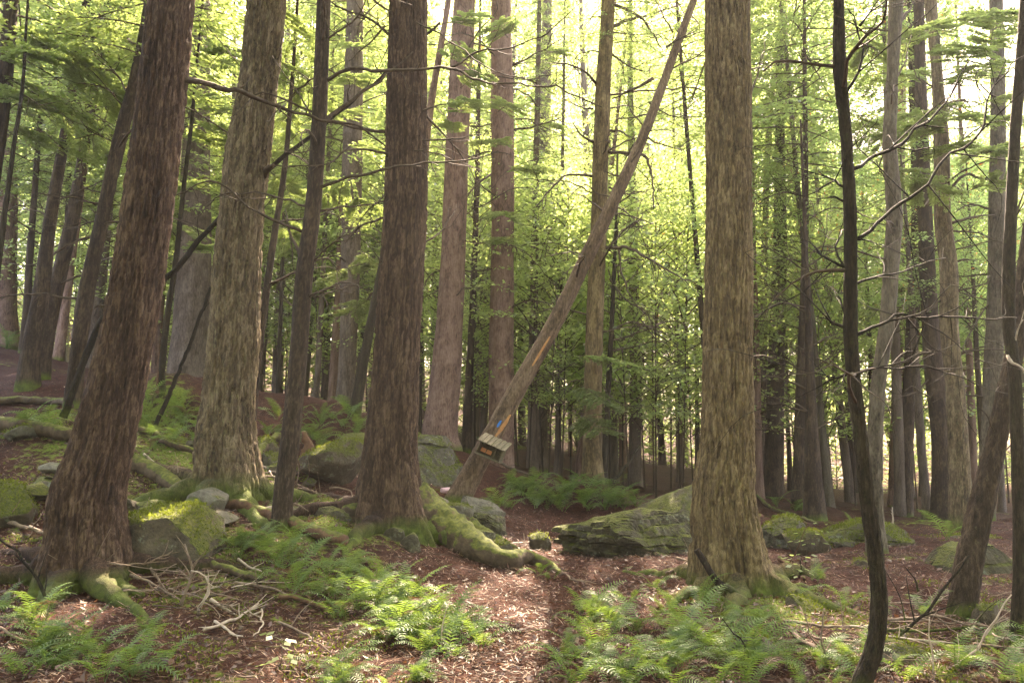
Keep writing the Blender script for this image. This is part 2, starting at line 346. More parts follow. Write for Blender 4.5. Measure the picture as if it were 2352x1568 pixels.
M = {}
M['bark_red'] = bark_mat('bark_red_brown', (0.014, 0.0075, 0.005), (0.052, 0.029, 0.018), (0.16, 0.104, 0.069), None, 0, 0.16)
M['bark_dark'] = bark_mat('bark_dark_brown', (0.011, 0.007, 0.005), (0.036, 0.023, 0.015), (0.10, 0.068, 0.045), (0.12, 0.12, 0.06), 0.1, 0.14)
M['bark_grey'] = bark_mat('bark_grey_scaly', (0.023, 0.015, 0.009), (0.095, 0.066, 0.038), (0.26, 0.195, 0.115), (0.22, 0.21, 0.10), 0.35, 0.28)
M['bark_olive'] = bark_mat('bark_olive_tan', (0.026, 0.016, 0.008), (0.105, 0.070, 0.034), (0.27, 0.195, 0.098), (0.19, 0.17, 0.07), 0.3, 0.2)
M['bark_pale'] = bark_mat('bark_pale_lichen', (0.026, 0.019, 0.013), (0.085, 0.065, 0.045), (0.17, 0.14, 0.10), (0.13, 0.125, 0.08), 0.45, 0.12)
M['bark_smooth'] = bark_mat('bark_smooth_dark', (0.008, 0.006, 0.004), (0.024, 0.017, 0.010), (0.058, 0.044, 0.026), (0.05, 0.055, 0.02), 0.3, 0.15, 1.6)
M['bark_pinkish'] = bark_mat('bark_pink_brown', (0.055, 0.030, 0.023), (0.17, 0.10, 0.075), (0.29, 0.19, 0.15), None, 0, 0.1)
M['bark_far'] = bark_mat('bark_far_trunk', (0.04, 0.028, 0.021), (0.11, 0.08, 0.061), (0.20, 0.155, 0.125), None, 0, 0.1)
M['bark_dead'] = bark_mat('bark_dead_grey_brown', (0.034, 0.021, 0.012), (0.105, 0.068, 0.041), (0.22, 0.155, 0.10), None, 0, 0.08)
M['dead_wood'] = wood_mat('dead_branch_wood', (0.032, 0.021, 0.013), (0.095, 0.068, 0.046), 0.85)
M['stick'] = wood_mat('weathered_stick_wood', (0.075, 0.05, 0.034), (0.24, 0.175, 0.125), 0.85)
M['pale_wood'] = wood_mat('pale_bleached_wood', (0.22, 0.16, 0.11), (0.45, 0.37, 0.29), 0.8)
M['rot_wood'] = wood_mat('rotten_log_wood', (0.045, 0.022, 0.012), (0.16, 0.085, 0.05), 0.9, 0.6, 0.35)
M['moss_wood'] = wood_mat('mossy_log_wood', (0.028, 0.019, 0.011), (0.095, 0.065, 0.04), 0.9, 0.6, 0.5)
M['orange_wood'] = wood_mat('bare_orange_wood', (0.30, 0.13, 0.05), (0.52, 0.27, 0.11), 0.8, 0.5)
M['board'] = wood_mat('weathered_board', (0.07, 0.058, 0.034), (0.19, 0.155, 0.095), 0.85, 2.0)
M['board_dark'] = wood_mat('weathered_dark_board', (0.05, 0.045, 0.025), (0.13, 0.11, 0.06), 0.85, 2.0)
M['hemlock'] = leaf_mat('hemlock_needles', (0.045, 0.065, 0.025), (0.085, 0.11, 0.045), (0.32, 0.42, 0.11), 0.55, 0.06)
M['leaf'] = leaf_mat('hardwood_leaves', (0.05, 0.095, 0.018), (0.095, 0.14, 0.025), (0.41, 0.56, 0.18), 0.66, 0.05, (0.985, (0.35, 0.12, 0.02)))
M['under'] = leaf_mat('understory_leaves', (0.05, 0.10, 0.022), (0.09, 0.15, 0.032), (0.46, 0.58, 0.17), 0.66, 0.06)
M['fern'] = leaf_mat('fern_green', (0.042, 0.085, 0.026), (0.09, 0.145, 0.042), (0.18, 0.28, 0.04), 0.40, 0.03)
M['litter'] = leaf_mat('dry_fallen_leaves', (0.021, 0.007, 0.004), (0.105, 0.037, 0.020), (0.20, 0.09, 0.04), 0.2, 0.05, (0.965, (0.30, 0.19, 0.14)))
M['needle'] = leaf_mat('dry_stalks', (0.06, 0.03, 0.018), (0.26, 0.165, 0.11), (0.1, 0.05, 0.03), 0.1, 0.03)
M['moss'] = leaf_mat('moss_green', (0.040, 0.055, 0.010), (0.11, 0.13, 0.022), (0.18, 0.22, 0.03), 0.35, 0.0)
def flat_mat(name, c, rough=0.7):
    m, nt, out = new_mat(name); N = NT(nt)
    f = N.noise(N.coord((30, 30, 30)), 1.0, 3); N.pbr(out, N.mix(f, tuple(x * 0.8 for x in c), tuple(min(1, x * 1.15) for x in c)), rough, 0.3); return m
M['blue'] = flat_mat('blue_trail_paint', (0.02, 0.17, 0.50)); M['orange'] = flat_mat('orange_card', (0.40, 0.15, 0.05)); M['pink'] = flat_mat('pale_pink_paper', (0.75, 0.48, 0.50))

def rock_material(name, a, b, moss_bias, seed):
    m, nt, out = new_mat(name); N = NT(nt)
    v = N.coord(); f = N.noise(v, 4.0 + seed, 6, 0.65); g2 = N.noise(v, 22, 4, 0.7)
    col = N.ramp(N.math('ADD', N.math('MULTIPLY', f, 0.6), N.math('MULTIPLY', g2, 0.4)), [(0.32, a), (0.66, b)])
    lic = N.val(N.noise(v, 9, 5, 0.7), 0.58, 0.66); col = N.mix(N.math('MULTIPLY', lic, 0.5), col, (0.20, 0.23, 0.16))
    g = N.n('ShaderNodeNewGeometry'); sp = N.n('ShaderNodeSeparateXYZ'); N.l(g.outputs['Normal'], sp.inputs[0])
    mk = N.val(N.math('ADD', sp.outputs[2], N.math('MULTIPLY', N.noise(v, 3.2, 5, 0.7), 1.8)), 1.8 - moss_bias, 2.0 - moss_bias)
    mc = N.ramp(N.noise(v, 30, 4, 0.7), [(0.3, (0.028, 0.035, 0.008)), (0.7, (0.105, 0.115, 0.020))])
    col = N.mix(mk, col, mc)
    nrm = N.bump(N.math('ADD', g2, N.math('MULTIPLY', N.noise(v, 60, 3), N.math('ADD', 0.3, mk))), 0.8, 0.03)
    N.pbr(out, col, 0.88, 0.2, nrm); return m
M['rock'] = rock_material('lichened_rock', (0.022, 0.019, 0.012), (0.088, 0.076, 0.047), 0.34, 0)
M['rock_mossy'] = rock_material('mossy_rock', (0.035, 0.031, 0.022), (0.125, 0.112, 0.078), 0.36, 1)
M['rock_pale'] = rock_material('pale_grey_rock', (0.075, 0.066, 0.048), (0.20, 0.178, 0.135), 0.05, 2)
M['rock_moss'] = rock_material('moss_covered_rock', (0.030, 0.024, 0.016), (0.105, 0.083, 0.055), 0.52, 3)

def ground_material():
    m, nt, out = new_mat('forest_floor'); N = NT(nt)
    v = N.coord(); big = N.noise(v, 1.3, 4, 0.6); mid = N.noise(v, 9, 5, 0.7); fine = N.noise(v, 55, 4, 0.75)
    f = N.math('ADD', N.math('MULTIPLY', fine, 0.55), N.math('ADD', N.math('MULTIPLY', mid, 0.3), N.math('MULTIPLY', big, 0.15)))
    col = N.ramp(f, [(0.36, (0.009, 0.004, 0.003)), (0.50, (0.040, 0.014, 0.008)), (0.62, (0.088, 0.033, 0.019)), (0.76, (0.15, 0.070, 0.043))])
    mk = N.val(N.math('ADD', N.attr('moss'), N.math('MULTIPLY', N.math('SUBTRACT', mid, 0.5), 1.6)), 0.55, 0.75)
    mc = N.ramp(N.noise(v, 40, 4, 0.7), [(0.3, (0.045, 0.07, 0.01)), (0.7, (0.15, 0.20, 0.028))])
    col = N.mix(mk, col, mc)
    nrm = N.bump(N.math('ADD', N.math('MULTIPLY', fine, 0.6), mid), 1.0, 0.05)
    N.pbr(out, col, 0.92, 0.12, nrm); return m
M['ground'] = ground_material()

# ------------------------------------------------------------------ the ground
def graded(edges):                            # [(start, stop, step)]
    a = []
    for s, e, st in edges: a.append(np.arange(s, e, st))
    return np.concatenate(a + [[edges[-1][1]]])
gx = graded([(-170, -60, 10), (-60, -20, 2.5), (-20, -9, 0.5), (-9, 9, 0.06), (9, 20, 0.5), (20, 60, 2.5), (60, 170, 10)])
gy = graded([(-60, -10, 8), (-10, 3, 0.8), (3, 14, 0.055), (14, 24, 0.16), (24, 50, 1.0), (50, 170, 8)])
GX, GY = np.meshgrid(gx, gy)
GZ = ground_h(GX, GY)
near = np.clip(1 - np.hypot(GX, GY - 7) / 22, 0, 1)
GZ = GZ + near * (0.018 * fbm(GX * 6, GY * 6, 0.5, 3, 5) + 0.012 * noise(GX * 15, GY * 15, 0.2, 8))
mossm = 0.5 + 0.75 * fbm(GX * 0.55, GY * 0.55, 7.7, 3, 77) + 1.6 * np.maximum(hummock(GX, GY), 0) * 2 - 1.1 * path_mask(GX, GY)
mossm = np.where(GX < -2.2, mossm + 0.05, mossm) - 0.27 + 0.22 * np.exp(-((GX + 3.6) / 2.2) ** 2 - ((GY - 9.6) / 2.4) ** 2)
nx, ny = len(gx), len(gy)
idx = np.arange(nx * ny).reshape(ny, nx)
Qg = np.stack([idx[:-1, :-1], idx[:-1, 1:], idx[1:, 1:], idx[1:, :-1]], -1).reshape(-1, 4)
gme = mesh_np('ground', np.stack([GX, GY, GZ], -1).reshape(-1, 3), [Qg], M['ground'], {'moss': mossm.ravel()})
ground = obj('ground', gme); ground['kind'] = 'structure'
print('ground', len(Qg))

# ------------------------------------------------------------------ trees: trunks
def trunk_mesh(name, stations, mat, base_z, seg=72, dz=0.03, flare=0.5, lobes=4, relief=0.02, plate=(0.045, 0.15), seed=0, top_h=None, lobe_amp=0.45, detail_to=8.5):
    """stations: list of (point, radius) from the base up (world); the mesh is local to the base point."""
    P = np.array([s[0] for s in stations]); Rr = np.array([s[1] for s in stations])
    if top_h:                                  # carry on above the picture to the top of the stem
        d = P[-1] - P[-2]; d /= np.linalg.norm(d); d = d * 0.6 + np.array([0, 0, 0.4]); d /= np.linalg.norm(d)
        k = (top_h - P[-1][2]) / d[2]
        P = np.concatenate([P, [P[-1] + d * k * 0.5, P[-1] + d * k]]); Rr = np.concatenate([Rr, [Rr[-1] * 0.6, 0.02]])
    origin = np.array([P[0][0], P[0][1], base_z])
    L = np.linalg.norm(np.diff(P, axis=0), axis=1).sum()
    n_fine = 900
    Pf, Rf = resample(P, Rr, n_fine)
    s = np.linspace(0, L, n_fine)
    zs = np.concatenate([np.arange(0, min(detail_to, L), dz), np.arange(min(detail_to, L), L, 0.4), [L]])
    Ps = np.stack([np.interp(zs, s, Pf[:, i]) for i in range(3)], 1); Rs = np.interp(zs, s, Rf)
    T, N_, B = frames(Ps)
    th = np.arange(seg) * 2 * math.pi / seg
    h = zs[:, None]; r0 = Rs[0]
    rs = np.random.RandomState(seed + 100)
    ph = rs.rand(4) * 6.28
    fl = np.exp(-h / (0.42 * max(r0, 0.15) / 0.25)) * flare
    lob = 0.45 + 2.6 * lobe_amp * (0.5 + 0.5 * np.cos(lobes * th[None] + ph[0] + 0.8 * np.sin(th[None] + ph[1]))) ** 2.2 + 0.5 * lobe_amp * (0.5 + 0.5 * np.cos((lobes + 2) * th[None] + ph[1])) ** 2
    lowf = 1 + 0.045 * noise(np.cos(th)[None] * 1.2 + ph[2], np.sin(th)[None] * 1.2 + 3, h * 1.1, seed)
    rad = Rs[:, None] * lowf * (1 + fl * lob)
    circ = 2 * math.pi * max(Rs[min(len(Rs) - 1, 30)], 0.03)
    nu = max(6, round(circ / plate[0]))
    U = th[None] / (2 * math.pi) * nu + 0 * h; Vv = h / plate[1] + 0 * th[None]
    U = U + 0.5 * noise(U * 0.6, Vv * 0.8, 0, seed + 3) * np.clip(1 - np.abs(th[None] - math.pi) / math.pi * 0 , 0, 1); Vv = Vv + 0.45 * noise(U * 0.9, Vv * 0.9, 4, seed + 4)
    f1, f2, cid = cells(U, Vv, nu, seed)
    crack = np.clip((f2 - f1 - 0.04) / 0.30, 0, 1); crack = crack * crack * (3 - 2 * crack)
    amp = relief * np.clip(Rs / r0, 0.3, 1)[:, None]
    ct, st_ = np.cos(th)[None] + 0 * h, np.sin(th)[None] + 0 * h
    rho = circ / (2 * math.pi) / plate[0]
    ss = lambda t: (lambda q: q * q * (3 - 2 * q))(np.clip(t, 0, 1))
    wz = 0.10 * noise(ct * rho * 0.3, st_ * rho * 0.3, h / (plate[1] * 2), seed + 2)
    fur = ss(np.abs(noise(ct * rho * 0.8 + wz * 5, st_ * rho * 0.8, h / (plate[1] * 3.6), seed + 3)) / 0.30)
    fur2 = ss(np.abs(noise(ct * rho * 1.9, st_ * rho * 1.9, h / (plate[1] * 1.6), seed + 6)) / 0.35)
    disp = amp * (0.75 * fur + 0.30 * fur2 + 0.35 * crack - 0.9) + amp * 0.45 * (cid - 0.5) * crack
    rad = rad + disp
    V = Ps[:, None] + rad[..., None] * (np.cos(th)[None, :, None] * N_[:, None] + np.sin(th)[None, :, None] * B[:, None])
    m = len(zs); n = seg
    i = np.arange(m - 1)[:, None] * n; j = np.arange(n)[None]; k = (j + 1) % n
    Q = np.stack([i + j, i + k, i + n + k, i + n + j], -1).reshape(-1, 4)
    return mesh_np(name, V.reshape(-1, 3) - origin, [Q], mat, {'plate': cid.ravel()}), origin
def px_stations(st, Y, sink=0.25):
    out = [(at(x, y, Y), span(x, y, Y, w) / 2) for x, y, w in st]
    b, r = out[0]; d = out[1][0] - b; d /= np.linalg.norm(d)
    return [(b - d * sink, r)] + out
def px_branch(pts, Y, w, dY=0.0, w1=None):
    n = len(pts); P = [at(x, y, Y + dY * i / (n - 1)) for i, (x, y) in enumerate(pts)]
    r0 = span(pts[0][0], pts[0][1], Y, w * 1.2) / 2; r1 = r0 * (w1 if w1 is not None else 0.28)
    return np.array(P), np.linspace(r0, r1, n)
def wiggle(P, amp, seed):
    t = np.arange(len(P)); o = np.stack([noise(t * 0.55, seed * 3.1, k * 7.0, seed) for k in range(3)], 1); o[0] = 0
    return P + o * amp
def branch_part(parent, origin, P, Rr, mat, seed, twigs=3, name='branch', n=6, twig_len=0.5):
    """a bare limb (part) with its side twigs (sub-parts), local to the tree's base"""
    L = np.linalg.norm(np.diff(P, axis=0), axis=1).sum()
    m = max(6, int(L / 0.07)); Pf, Rf = resample(P, Rr, min(m, 60)); Pf = wiggle(Pf, 0.012 + 0.004 * L, seed)
    V, Q, T3 = tube(Pf - origin, Rf, n, 0.22, seed)
    b = obj(name, mesh_np(name, V, [Q, T3], mat), parent)
    rs = np.random.RandomState(seed + 17)
    Tn = np.gradient(Pf, axis=0); Tn /= np.linalg.norm(Tn, axis=1)[:, None]
    for k in range(twigs):
        i = int((0.25 + 0.7 * rs.rand()) * (len(Pf) - 1)); d = Tn[i] * 0.7 + rs.randn(3) * 0.6; d /= np.linalg.norm(d)
        tl = twig_len * (0.4 + 0.9 * rs.rand()) * (1 - 0.4 * i / len(Pf))
        q = np.array([Pf[i], Pf[i] + d * tl * 0.4, Pf[i] + d * tl * 0.75 + rs.randn(3) * 0.08 * tl, Pf[i] + d * tl + rs.randn(3) * 0.16 * tl + [0, 0, -0.06 * tl]])
        r0 = min(Rf[i] * 0.6, 0.008); V, Q, T3 = tube(resample(q, [r0, r0 * .8, r0 * .6, r0 * .3], 9)[0] - origin, np.linspace(r0, r0 * .35, 9), 4)
        obj('twig', mesh_np('twig', V, [Q, T3], mat), b)
    return b

# ------------------------------------------------------------------ foliage meshes
def kite(C, D, Nn, L, W):
    """leaf quads: centre-base C, direction D, normal Nn, length L, width W -> V, Q"""
    S = np.cross(D, Nn); S /= np.linalg.norm(S, axis=1)[:, None] + 1e-9
    a = C; b = C + D * (L * 0.45)[:, None] + S * (W * 0.5)[:, None]; c = C + D * L[:, None]; d = C + D * (L * 0.45)[:, None] - S * (W * 0.5)[:, None]
    V = np.stack([a, b, c, d], 1).reshape(-1, 3); i = np.arange(len(C))[:, None] * 4
    return V, i + np.array([[0, 1, 2, 3]])
def unit(v): return v / (np.linalg.norm(v, axis=-1, keepdims=True) + 1e-9)
def hemlock_crown(seed, H=11.0, rad=2.6, nb=110, per=120, leaf=(0.13, 0.055), droop=0.28, top=True, bare=0.12):
    rs = np.random.RandomState(seed); mb = MB(); lv = MB()
    C, D, Nn, L, W = [], [], [], [], []
    for k in range(nb):
        t = (k + rs.rand()) / nb; z = H * t
        prof = (1 - t) ** 0.75 * 0.95 + 0.05 if top else 1.0
        if t < 0.12: prof *= 0.6 + 3 * t
        bl = rad * prof * (0.7 + 0.5 * rs.rand()); az = k * 2.399 + rs.randn() * 0.4
        dirh = np.array([math.cos(az), math.sin(az), 0]); side = np.array([-dirh[1], dirh[0], 0])
        rise = 0.18 * rs.randn()
        u = np.linspace(0, 1, 6); P = dirh[None] * (u * bl)[:, None] + np.array([0, 0, 1.0])[None] * (z + rise * bl * u - droop * bl * u ** 2)[:, None]
        mb.add(*tube(P, np.linspace(0.022 * prof + 0.006, 0.004, 6), 4))
        n = int(per * (0.35 + prof)); uu = bare + (1 - bare) * rs.rand(n) ** 0.75
        lat = (rs.rand(n) * 2 - 1); wid = bl * 0.42 * np.sin(np.clip(uu, 0, 1) * math.pi * 0.85 + 0.35) * (0.5 + 0.5 * rs.rand(n))
        pos = dirh[None] * (uu * bl)[:, None] + side[None] * (lat * wid)[:, None]
        pos[:, 2] = z + rise * bl * uu - droop * bl * uu ** 2 - 0.25 * np.abs(lat) * wid + rs.randn(n) * 0.05
        dd = unit(dirh[None] * 0.8 + side[None] * (np.sign(lat) * (0.5 + 0.5 * rs.rand(n)))[:, None] + rs.randn(n, 3) * 0.25 + np.array([0, 0, -0.25]))
        C.append(pos); D.append(dd); Nn.append(unit(np.array([0, 0, 1.0])[None] + rs.randn(n, 3) * 0.38))
        s = 0.7 + 0.6 * rs.rand(n); L.append(leaf[0] * s); W.append(leaf[1] * s * (0.8 + 0.4 * rs.rand(n)))
    C, D, Nn, L, W = map(np.concatenate, (C, D, Nn, L, W))
    V, Q = kite(C, D, Nn, L, W); nbq = sum(len(q) for q in mb.Q); nbt = sum(len(q) for q in mb.T)
    mb.add(V, Q)
    f = [np.concatenate(mb.Q), np.concatenate(mb.T)]
    mi = np.concatenate([np.zeros(nbq), np.ones(len(Q)), np.zeros(nbt)])
    return mesh_np('crown', np.concatenate(mb.V), f, [M['dead_wood'], M['hemlock']], midx=mi, smooth=False)
def leafy_crown(seed, H=9.0, rad=3.0, clusters=60, per=170, leaf=(0.12, 0.075), flat=0.35, mat='leaf', csize=0.9, layered=False, wood='bark_far', z0=0.0):
    rs = np.random.RandomState(seed); mb = MB(); C, D, Nn, L, W = [], [], [], [], []
    for k in range(clusters):
        t = rs.rand() if not layered else (k + rs.rand()) / clusters
        az = k * 2.399 + rs.randn() * 0.5
        env = math.sin(math.pi * min(1, 0.12 + 0.86 * t)) ** 0.6
        rr = rad * env * (0.35 + 0.65 * rs.rand() ** 0.6)
        c = np.array([math.cos(az) * rr, math.sin(az) * rr, z0 + H * t])
        a = np.array([0, 0, max(z0 * 0.3, c[2] - rr * (0.9 if not layered else 0.25) - 0.3)])
        P, Rr_ = resample(np.array([a, (a + c) / 2 + rs.randn(3) * 0.15 * rr * 0.3 + [0, 0, 0.1 * rr], c]), [0.014, 0.009, 0.003], 7)
        mb.add(*tube(P, Rr_, 4))
        n = int(per * (0.6 + 0.8 * rs.rand())); q = rs.randn(n, 3) * np.array([csize, csize, csize * flat]) * (0.6 + 0.5 * rs.rand()) * 0.6
        q[:, 2] -= 0.18 * np.hypot(q[:, 0], q[:, 1])
        C.append(c + q); D.append(unit(rs.randn(n, 3) * [1, 1, 0.35] + unit(q) * 0.5 + [0, 0, -0.25])); Nn.append(unit(np.array([0, 0, 1.0]) + rs.randn(n, 3) * 0.45))
        s = 0.65 + 0.7 * rs.rand(n); L.append(leaf[0] * s); W.append(leaf[1] * s)
    C, D, Nn, L, W = map(np.concatenate, (C, D, Nn, L, W)); V, Q = kite(C, D, Nn, L, W)
    nbq = sum(len(q) for q in mb.Q); nbt = sum(len(q) for q in mb.T); mb.add(V, Q)
    mi = np.concatenate([np.zeros(nbq), np.ones(len(Q)), np.zeros(nbt)])
    return mesh_np('crown', np.concatenate(mb.V), [np.concatenate(mb.Q), np.concatenate(mb.T)], [M[wood], M[mat]], midx=mi, smooth=False)

CR = {}
CR['hem'] = [hemlock_crown(s, 13, 2.7 + 0.3 * (s % 2), 105, 125) for s in (1, 2, 3, 4)]
CR['high'] = [hemlock_crown(20 + s, 10, 2.6, 70, 110, (0.15, 0.06)) for s in (1, 2)]
CR['hard'] = [leafy_crown(40 + s, 11, 3.3, 75, 150) for s in (1, 2, 3, 4)]
CR['und'] = [leafy_crown(60 + s, 5.0, 1.9, 32, 95, (0.10, 0.055), 0.13, 'under', 0.75, True, 'dead_wood', 0.6) for s in (1, 2, 3)]
def far_trunk(seed, mat):
    rs = np.random.RandomState(seed); z = np.linspace(-0.4, 20, 46)
    P = np.stack([0.12 * noise(z * 0.22, 3.0, 1, seed) * np.minimum(z.clip(0) / 3, 1), 0.12 * noise(z * 0.22, 9.0, 2, seed) * np.minimum(z.clip(0) / 3, 1), z], 1)
    r = 0.5 * (1 - z.clip(0) / 21) ** 0.8 + 0.32 * np.exp(-(z + 0.4) / 0.5)
    V, Q, T3 = tube(P, r, 14, 0.1, seed)
    me = mesh_np('trunk', V, [Q, T3], mat, {'plate': RS.rand(len(V))}); return me
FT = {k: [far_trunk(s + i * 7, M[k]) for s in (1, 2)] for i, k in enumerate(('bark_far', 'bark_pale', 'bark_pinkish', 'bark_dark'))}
# dead side branches of the far trunks (shared mesh)
def dead_limb(seed):
    rs = np.random.RandomState(seed); L = 1.0
    P = np.array([[0, 0, 0], [0.35, 0.02, 0.03], [0.7, 0.0, 0.02 - 0.1 * rs.rand()], [1.0, 0.05 * rs.randn(), -0.12 * rs.rand()]])
    Pf, Rf = resample(P, [0.012, 0.009, 0.006, 0.002], 14); Pf = wiggle(Pf, 0.02, seed)
    return mesh_np('branch', *(lambda v, q, t: (v, [q, t]))(*tube(Pf, Rf, 5)), M['dead_wood'])
DL = [dead_limb(s) for s in range(5)]

def far_tree(kind, name, x, y, dia, H, label, group, lean=(0, 0), crown=None, cscale=1.0, cz=None, bark='bark_far', limbs=0, rng=random):
    z = gz(x, y)
    root = thing(name, (x, y, z - 0.05), label, 'tree', group, (lean[1], lean[0], rng.random() * 0.0))
    o = obj('trunk', rng.choice(FT[bark]), root, (0, 0, 0), (0, 0, rng.random() * 6.28), (dia, dia, H / 20.0))
    for k in crown or []:
        c = obj('crown', rng.choice(CR[k[0]]), root, (0, 0, k[1]), (0, 0, rng.random() * 6.28), (k[2] * (0.9 + 0.2 * rng.random()), k[2] * (0.9 + 0.2 * rng.random()), k[3])); c['kind'] = 'stuff'
    for i in range(limbs):
        h = H * (0.08 + 0.55 * rng.random()); a = rng.random() * 6.28; l = 0.6 + 1.4 * rng.random()
        obj('branch', rng.choice(DL), root, (0, 0, h), (0, 0.35 * (rng.random() - 0.35), a), (l, l, l))
    return root

# ------------------------------------------------------------------ near trees, traced station by station from the ground up
NEAR = {}
def near_tree(key, name, label, Y, st, mat, top_h, branches=(), crown=None, seed=0, seg=72, dz=0.03, flare=0.5, lobes=4, relief=0.02, plate=(0.045, 0.15), lobe_amp=0.45, roots=(), detail_to=7.2, group=None, twig_mul=1.3):
    S = px_stations(st, Y); b = S[1][0]
    me, org = trunk_mesh('trunk', S, M[mat], b[2], seg, dz, flare, lobes, relief, plate, seed, top_h, lobe_amp, detail_to)
    t = thing(name, org, label, 'tree', group); NEAR[key] = (t, org, Y)
    obj('trunk', me, t)
    for i, br in enumerate(branches):
        pts, w, dY = br[:3]; tw = br[3] if len(br) > 3 else 3; m = br[4] if len(br) > 4 else 'dead_wood'
        P, Rr = px_branch(pts, Y, w, dY); branch_part(t, org, P, Rr, M[m], seed * 31 + i, int(tw * twig_mul), twig_len=0.5 * (1.5 if twig_mul > 1.5 else 1))
    for i, (pts, ws, mt) in enumerate(roots):
        P = np.array([hit(*p) for p in pts]); P[:, 2] += 0.0
        P[0] = org + np.array([0.0, 0, 0.12]) * 1.0 if pts[0] == pts[0] and len(pts[0]) == 3 else P[0]
        Rr = [span(pts[k][0], pts[k][1], P[k][1], ws[k]) / 2 for k in range(len(pts))]
        P[:, 2] += np.array(Rr) * (0.42 if len(pts) > 5 else 0.25)
        Pf, Rf = resample(P, Rr, 12); Pf, Rf = resample(wiggle(Pf, 0.03, seed + i), Rf, 70)
        V, Q, T3 = tube(Pf - org, Rf, 30, 0.0, seed + i); cc = np.concatenate([np.repeat(Pf - org, 30, 0), Pf[:1] - org, Pf[-1:] - org]); V = V + (V - cc) * (0.30 * fbm(V[:, 0] * 5, V[:, 1] * 5, V[:, 2] * 5, 4, 9 + i) + 0.14 * noise(V[:, 0] * 22, V[:, 1] * 22, V[:, 2] * 22, 4))[:, None]; obj('root', mesh_np('root', V, [Q, T3], M[mt]), t)
    if seg >= 90:
        rs = np.random.RandomState(seed + 77); r = S[1][1]
        for k in range(6):
            a = k * 1.047 + rs.rand() * 0.7; dv = np.array([math.cos(a), math.sin(a), 0]); e = 1.0 + 0.7 * rs.rand(); sd = np.array([-dv[1], dv[0], 0]) * rs.randn() * 0.3 * r
            P = []
            for f, up in ((0.55, 0.55), (1.15, 0.20), (1.9 * e, 0.03), (2.7 * e, 0.0), (3.5 * e, -0.12)):
                q = org + dv * r * f + sd * (f / 3) ** 2; q[2] = gz(q[0], q[1]) + up * r + (0.02 if 1 < f < 3.2 else 0); P.append(q)
            Pf, Rf = resample(np.array(P), r * np.array([0.42, 0.36, 0.20, 0.13, 0.05]), 26); Pf = wiggle(Pf, 0.025, seed + k)
            V, Q, T3 = tube(Pf - org, Rf, 14, 0.3, seed + k); V = V + 0.012 * fbm(V[:, 0] * 14, V[:, 1] * 14, V[:, 2] * 14, 2, 3)[:, None] * unit(V - V.mean(0))
            obj('root', mesh_np('root', V, [Q, T3], M[mat]), t)
    if crown:
        for ck, cz, cs, ch in crown:
            # the crown sits on the stem above the picture
            p = S[-1][0] + (S[-1][0] - S[-2][0]) / np.linalg.norm(S[-1][0] - S[-2][0]) * 1.5
            c = obj('crown', random.choice(CR[ck]), t, (p[0] - org[0], p[1] - org[1], cz - org[2]), (0, 0, random.random() * 6), (cs, cs, ch)); c['kind'] = 'stuff'
    return t

near_tree('T1', 'hemlock_tree', 'thick dark red-brown trunk leaning right at far left, brush pile at its foot', 7.4,
  [(190,1338,170),(197,1250,158),(200,1145,148),(233,1023,128),(295,756,110),(337,500,107),(372,200,101),(394,0,97)], 'bark_red', 19,
  [([(415,180),(470,190),(560,215),(640,240),(740,275),(810,287),(885,338)],13,0.9,4)],
  [('high',8.2,1.4,1.0)], 1, 176, 0.018, 0.42, 3, 0.036, (0.036,0.14), 0.5,
  [([(150,1345),(90,1370),(40,1385)],[60,36,12],'bark_red'),([(240,1340),(290,1365),(330,1375)],[60,40,14],'bark_red')])
near_tree('T2', 'hemlock_tree', 'tall grey scaly trunk with flaking yellowish plates and an old branch scar', 9.6,
  [(520,1140,142),(520,1090,128),(517,1022,120),(523,922,107),(537,789,106),(545,622,103),(555,500,94),(568,367,97),(593,200,83),(613,0,83)], 'bark_grey', 21,
  [([(605,400),(618,388),(628,380)],20,-0.2,0)], [('high',8.5,1.4,1.1)], 2, 160, 0.02, 0.35, 4, 0.046, (0.055,0.16), 0.4,
  [([(580,1110),(600,1130),(612,1150)],[40,26,8],'moss_wood')])
near_tree('T3', 'hemlock_tree', 'slender dark trunk with crossing bare limbs beside the scaly grey trunk', 8.6,
  [(648,1218,50),(650,1145,44),(665,1022,43),(685,822,40),(700,622,39),(716,500,37),(733,267,33),(744,0,31)], 'bark_dark', 15,
  [([(740,285),(784,247),(851,200),(894,167),(950,120)],9,0.3,4),
   ([(733,432),(784,413),(851,397),(884,390),(971,377),(1057,370),(1147,347)],7,-0.8,5),
   ([(735,485),(784,476),(850,470),(885,450)],5,0.6,3),
   ([(742,190),(784,165),(830,160),(900,162),(1010,156),(1040,158),(1110,190),(1250,195),(1380,245)],8,-0.9,6),
   ([(1035,157),(1117,115),(1181,108),(1267,67),(1331,7)],5,-0.5,4),
   ([(722,682),(800,660),(852,655)],4,0.5,3),([(688,590),(667,532),(655,480)],7,0.2,2),
   ([(715,268),(690,220),(625,130)],4,0.4,3),([(745,95),(800,60),(834,20),(850,-20)],5,-0.4,3),
   ([(720,600),(760,560),(800,540),(850,545)],4,-0.4,4),([(738,330),(690,350),(640,345)],4,0.6,4),([(700,720),(660,690),(640,640)],3,0.3,3)],
  [('high',8.0,0.6,0.6)], 3, 40, 0.03, 0.25, 4, 0.006, (0.02,0.06))
